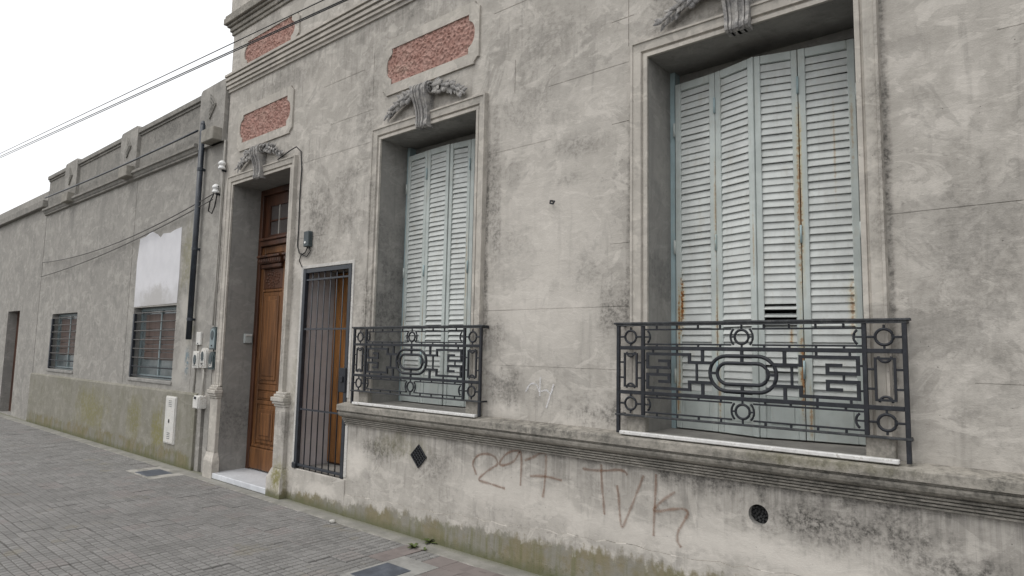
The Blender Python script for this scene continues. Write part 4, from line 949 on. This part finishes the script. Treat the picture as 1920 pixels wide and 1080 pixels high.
# meters
def meter(x, z0, z1, w_, arch, mats, label, extra=None):
    t = thing('meter_box', (x, 0, z0), label, 'meter', 'electricity meters beside the door'); rim, face, win = mats; r_ = w_/2
    def outline(ins, zb):
        if arch: return [(-r_+ins, zb)]+[(-(r_-ins)*math.cos(math.pi*k/12), z1-r_+(r_-ins)*math.sin(math.pi*k/12)) for k in range(13)]+[(r_-ins, zb)]
        return [(-r_+ins, zb), (-r_+ins, z1-ins), (r_-ins, z1-ins), (r_-ins, zb)]
    b = MB(); b.prism(outline(0, z0), lambda u, z: (x+u, -.045, z), lambda u, z: (x+u, .002, z)); obj('case', b, rim, t)
    b = MB(); b.prism(outline(.022, z0+.018), lambda u, z: (x+u, -.056, z), lambda u, z: (x+u, -.0452, z)); obj('cover', b, face, t)
    zc = z1-r_*1.05-.02; b = MB(); b.prism([(math.cos(2*math.pi*k/16)*w_*.22, math.sin(2*math.pi*k/16)*w_*.36) for k in range(16)], lambda u, z: (x+u, -.062, zc+z), lambda u, z: (x+u, -.0562, zc+z)); obj('dial_window', b, win, t)
    b = MB(); b.tube([(x, -.056, z0+.05), (x, -.064, z0+.05)], .01, 8); obj('screw', b, 'iron', t)
    if extra == 'label': b = MB(); b.box(x-.035, x+.035, -.0595, -.0562, z0+.03, z0+.10); obj('paper_label', b, 'enamel', t)
    if extra == 'marks':
        for q in range(5):
            b = MB(); b.box(x-.045, x+.045, -.0585, -.0562, z0+.03+q*.02, z0+.037+q*.02); obj('vent_slot', b, 'darkbox', t)
meter(-8.215, 1.555, 1.845, .165, True, ('metergreen', 'meterblue', 'darkbox'), 'blue-grey arched meter, highest of the meters')
meter(-8.215, 1.305, 1.53, .165, True, ('metergreen', 'metergreen', 'darkbox'), 'dark green arched meter with a small white label', 'label')
meter(-8.455, 1.32, 1.575, .165, True, ('enamel', 'enamel', 'darkbox'), 'white arched meter next to the square white one', 'marks')
meter(-8.665, 1.31, 1.53, .165, False, ('enamel', 'enamel', 'darkbox'), 'square white meter below the small white plate', 'marks')
tp = thing('wall_plate', (-8.665, 0, 1.61), 'small blank white plate at the foot of the black drainpipe', 'plate')
b = MB(); b.box(-8.73, -8.60, -.03, .002, 1.61, 1.78, 0, .006); obj('plate', b, 'enamel', tp)
b = MB(); b.tube([(-8.665, -.03, 1.63), (-8.665, -.037, 1.63)], .008, 8); obj('screw', b, 'iron', tp)
jb = thing('junction_box', (-8.45, 0, .80), 'ivory junction box at the end of the short conduit', 'electrical box')
b = MB(); b.box(-8.53, -8.37, -.10, .0585, .80, .965, 0, .008); obj('case', b, 'enamel', jb)
b = MB(); b.box(-8.52, -8.38, -.112, -.1005, .81, .945, 0, .005); obj('lid', b, 'enamel', jb)
b = MB(); b.box(-8.475, -8.425, -.122, -.1125, .925, .955, 0, .003); obj('latch', b, 'iron', jb)
uc = thing('utility_cover', (-9.31, -.035, .27), 'tall white rusty metal utility door on the greenish base', 'utility door')
b = MB(); b.box(-9.47, -9.15, -.052, -.03, .27, .905, 0, .004); obj('frame', b, 'enamel', uc)
b = MB(); b.box(-9.455, -9.162, -.062, -.0525, .285, .893, 0, .005); dpn = obj('door', b, 'enamel', uc)
for z0 in (.34, .77):
    for q in range(4): b = MB(); b.box(-9.35, -9.26, -.0645, -.0622, z0+q*.024, z0+.007+q*.024); obj('vent_slot', b, 'darkbox', dpn)
b = MB(); b.box(-9.325, -9.295, -.069, -.0622, .55, .60, 0, .004); obj('latch', b, 'iron', dpn)
ib = thing('intercom', (-6.19, 0, 2.69), 'dark teal intercom box with a white button above the gate', 'intercom')
b = MB(); b.box(-6.235, -6.135, -.055, .002, 2.69, 2.86, 0, .008); obj('case', b, 'darkbox', ib)
b = MB(); b.tube([(-6.19, -.055, 2.735), (-6.19, -.062, 2.735)], .013, 10); obj('button', b, 'ceramic', ib)
cable([(-6.86, -.055, 3.775), (-6.6, -.055, 3.835), (-6.49, -.045, 3.86), (-6.43, -.02, 3.80), (-6.41, -.012, 3.6), (-6.42, -.012, 3.3), (-6.41, -.012, 2.95), (-6.415, -.012, 2.72), (-6.37, -.012, 2.64), (-6.30, -.012, 2.62), (-6.23, -.02, 2.64), (-6.20, -.02, 2.69)], .007, 'cable', 'black bell wire looping from the door head down to the intercom')
cable([(-6.17, -.02, 2.69), (-6.15, -.014, 2.64), (-6.22, -.012, 2.59), (-6.33, -.012, 2.62), (-6.36, -.012, 2.55), (-6.30, -.012, 2.48)], .0055, 'cable', 'thin black wire curling below the intercom')
db = thing('doorbell_box', (-7.985, .2, 1.63), 'pale grey bell box inside the doorway left of the door', 'bell box')
b = MB(); b.box(-7.992, -7.955, .24, .345, 1.645, 1.765, 0, .006); obj('case', b, 'greybox', db)
b = MB(); b.box(-7.954, -7.945, .25, .335, 1.735, 1.755, 0, .003); obj('hood', b, 'enamel', db)
hk = MB(); hk.tube([(-2.90, .004, 2.75), (-2.90, -.03, 2.745), (-2.89, -.045, 2.72), (-2.86, -.05, 2.712), (-2.845, -.05, 2.735)], .007, 6); tag(obj('wall_hook', hk, 'iron', None, True), 'small bent iron hook in bare wall between the shutters', 'hook', None, (-2.9, 0, 2.75))

# ================================================================== PAVEMENT DETAILS
cv = thing('access_cover', (-3.825, -.765, 0), 'dark slate access cover sunk in the pavement beside reddish tiles', 'cover')
b = MB(); b.box(-3.997, -3.603, -.997, -.403, -.0215, -.001); obj('rim', b, 'kerbstone', cv)
b = MB(); b.box(-3.958, -3.692, -.935, -.595, -.004, .003, 0, .002); obj('plate', b, 'cover', cv)
cv = thing('inspection_cover', (-8.8, -.41, 0), 'grey inspection cover in the pavement before the utility door', 'cover')
b = MB(); b.box(-9.197, -8.403, -.597, -.203, -.0215, -.002); obj('rim', b, 'strip', cv)
b = MB(); b.box(-9.0, -8.6, -.56, -.26, -.006, .001, 0, .002); obj('plate', b, 'cover', cv)
def weed(x, y, n, h, label):
    t = thing('weed', (x, y, -.003), label, 'weed', 'weeds at the foot of the wall'); rw = random.Random(int(x*1000)); me = None
    for k in range(n):
        a = rw.uniform(0, 6.28); L = h*rw.uniform(.5, 1); wv = L*.17; b = MB(); pts = []
        up, sp_ = rw.uniform(.3, 1), rw.uniform(.4, 1)
        for q in range(5):
            s = q/4; rr_ = sp_*L*s; z = up*L*(s-.55*s*s); ww = wv*math.sin(math.pi*min(.97, s*.9+.08)); d = Vector((math.cos(a), math.sin(a), 0)); nn = Vector((-d.y, d.x, 0)); c = Vector((x, y, -.003))+d*rr_+Vector((0, 0, z))
            pts.append((c-nn*ww, c+nn*ww))
        for q in range(4): b.quad(pts[q][0], pts[q][1], pts[q+1][1], pts[q+1][0])
        obj('leaf', b, 'leafgreen', t, fix=False)
weed(-4.10, -.215, 26, .085, 'low tuft of green weed in the joint near the red tiles')
weed(-3.99, -.20, 16, .055, 'tiny green weed sprig next to the low tuft')
weed(-4.12, -.022, 22, .10, 'green weed sprouting straight from the foot of the wall')
b = MB(); bm = bmesh.new(); bmesh.ops.create_icosphere(bm, subdivisions=2, radius=.032)
for v in bm.verts: v.co = Vector((v.co.x*1.2-5.22, v.co.y*.8-.225, v.co.z*.55*(1+.2*math.sin(v.co.x*90))+.012))
b.add(bm); tag(obj('pebble', b, 'stone', None, True), 'pale loose pebble on the pavement near the gate', 'stone', None, (-5.22, -.225, 0))
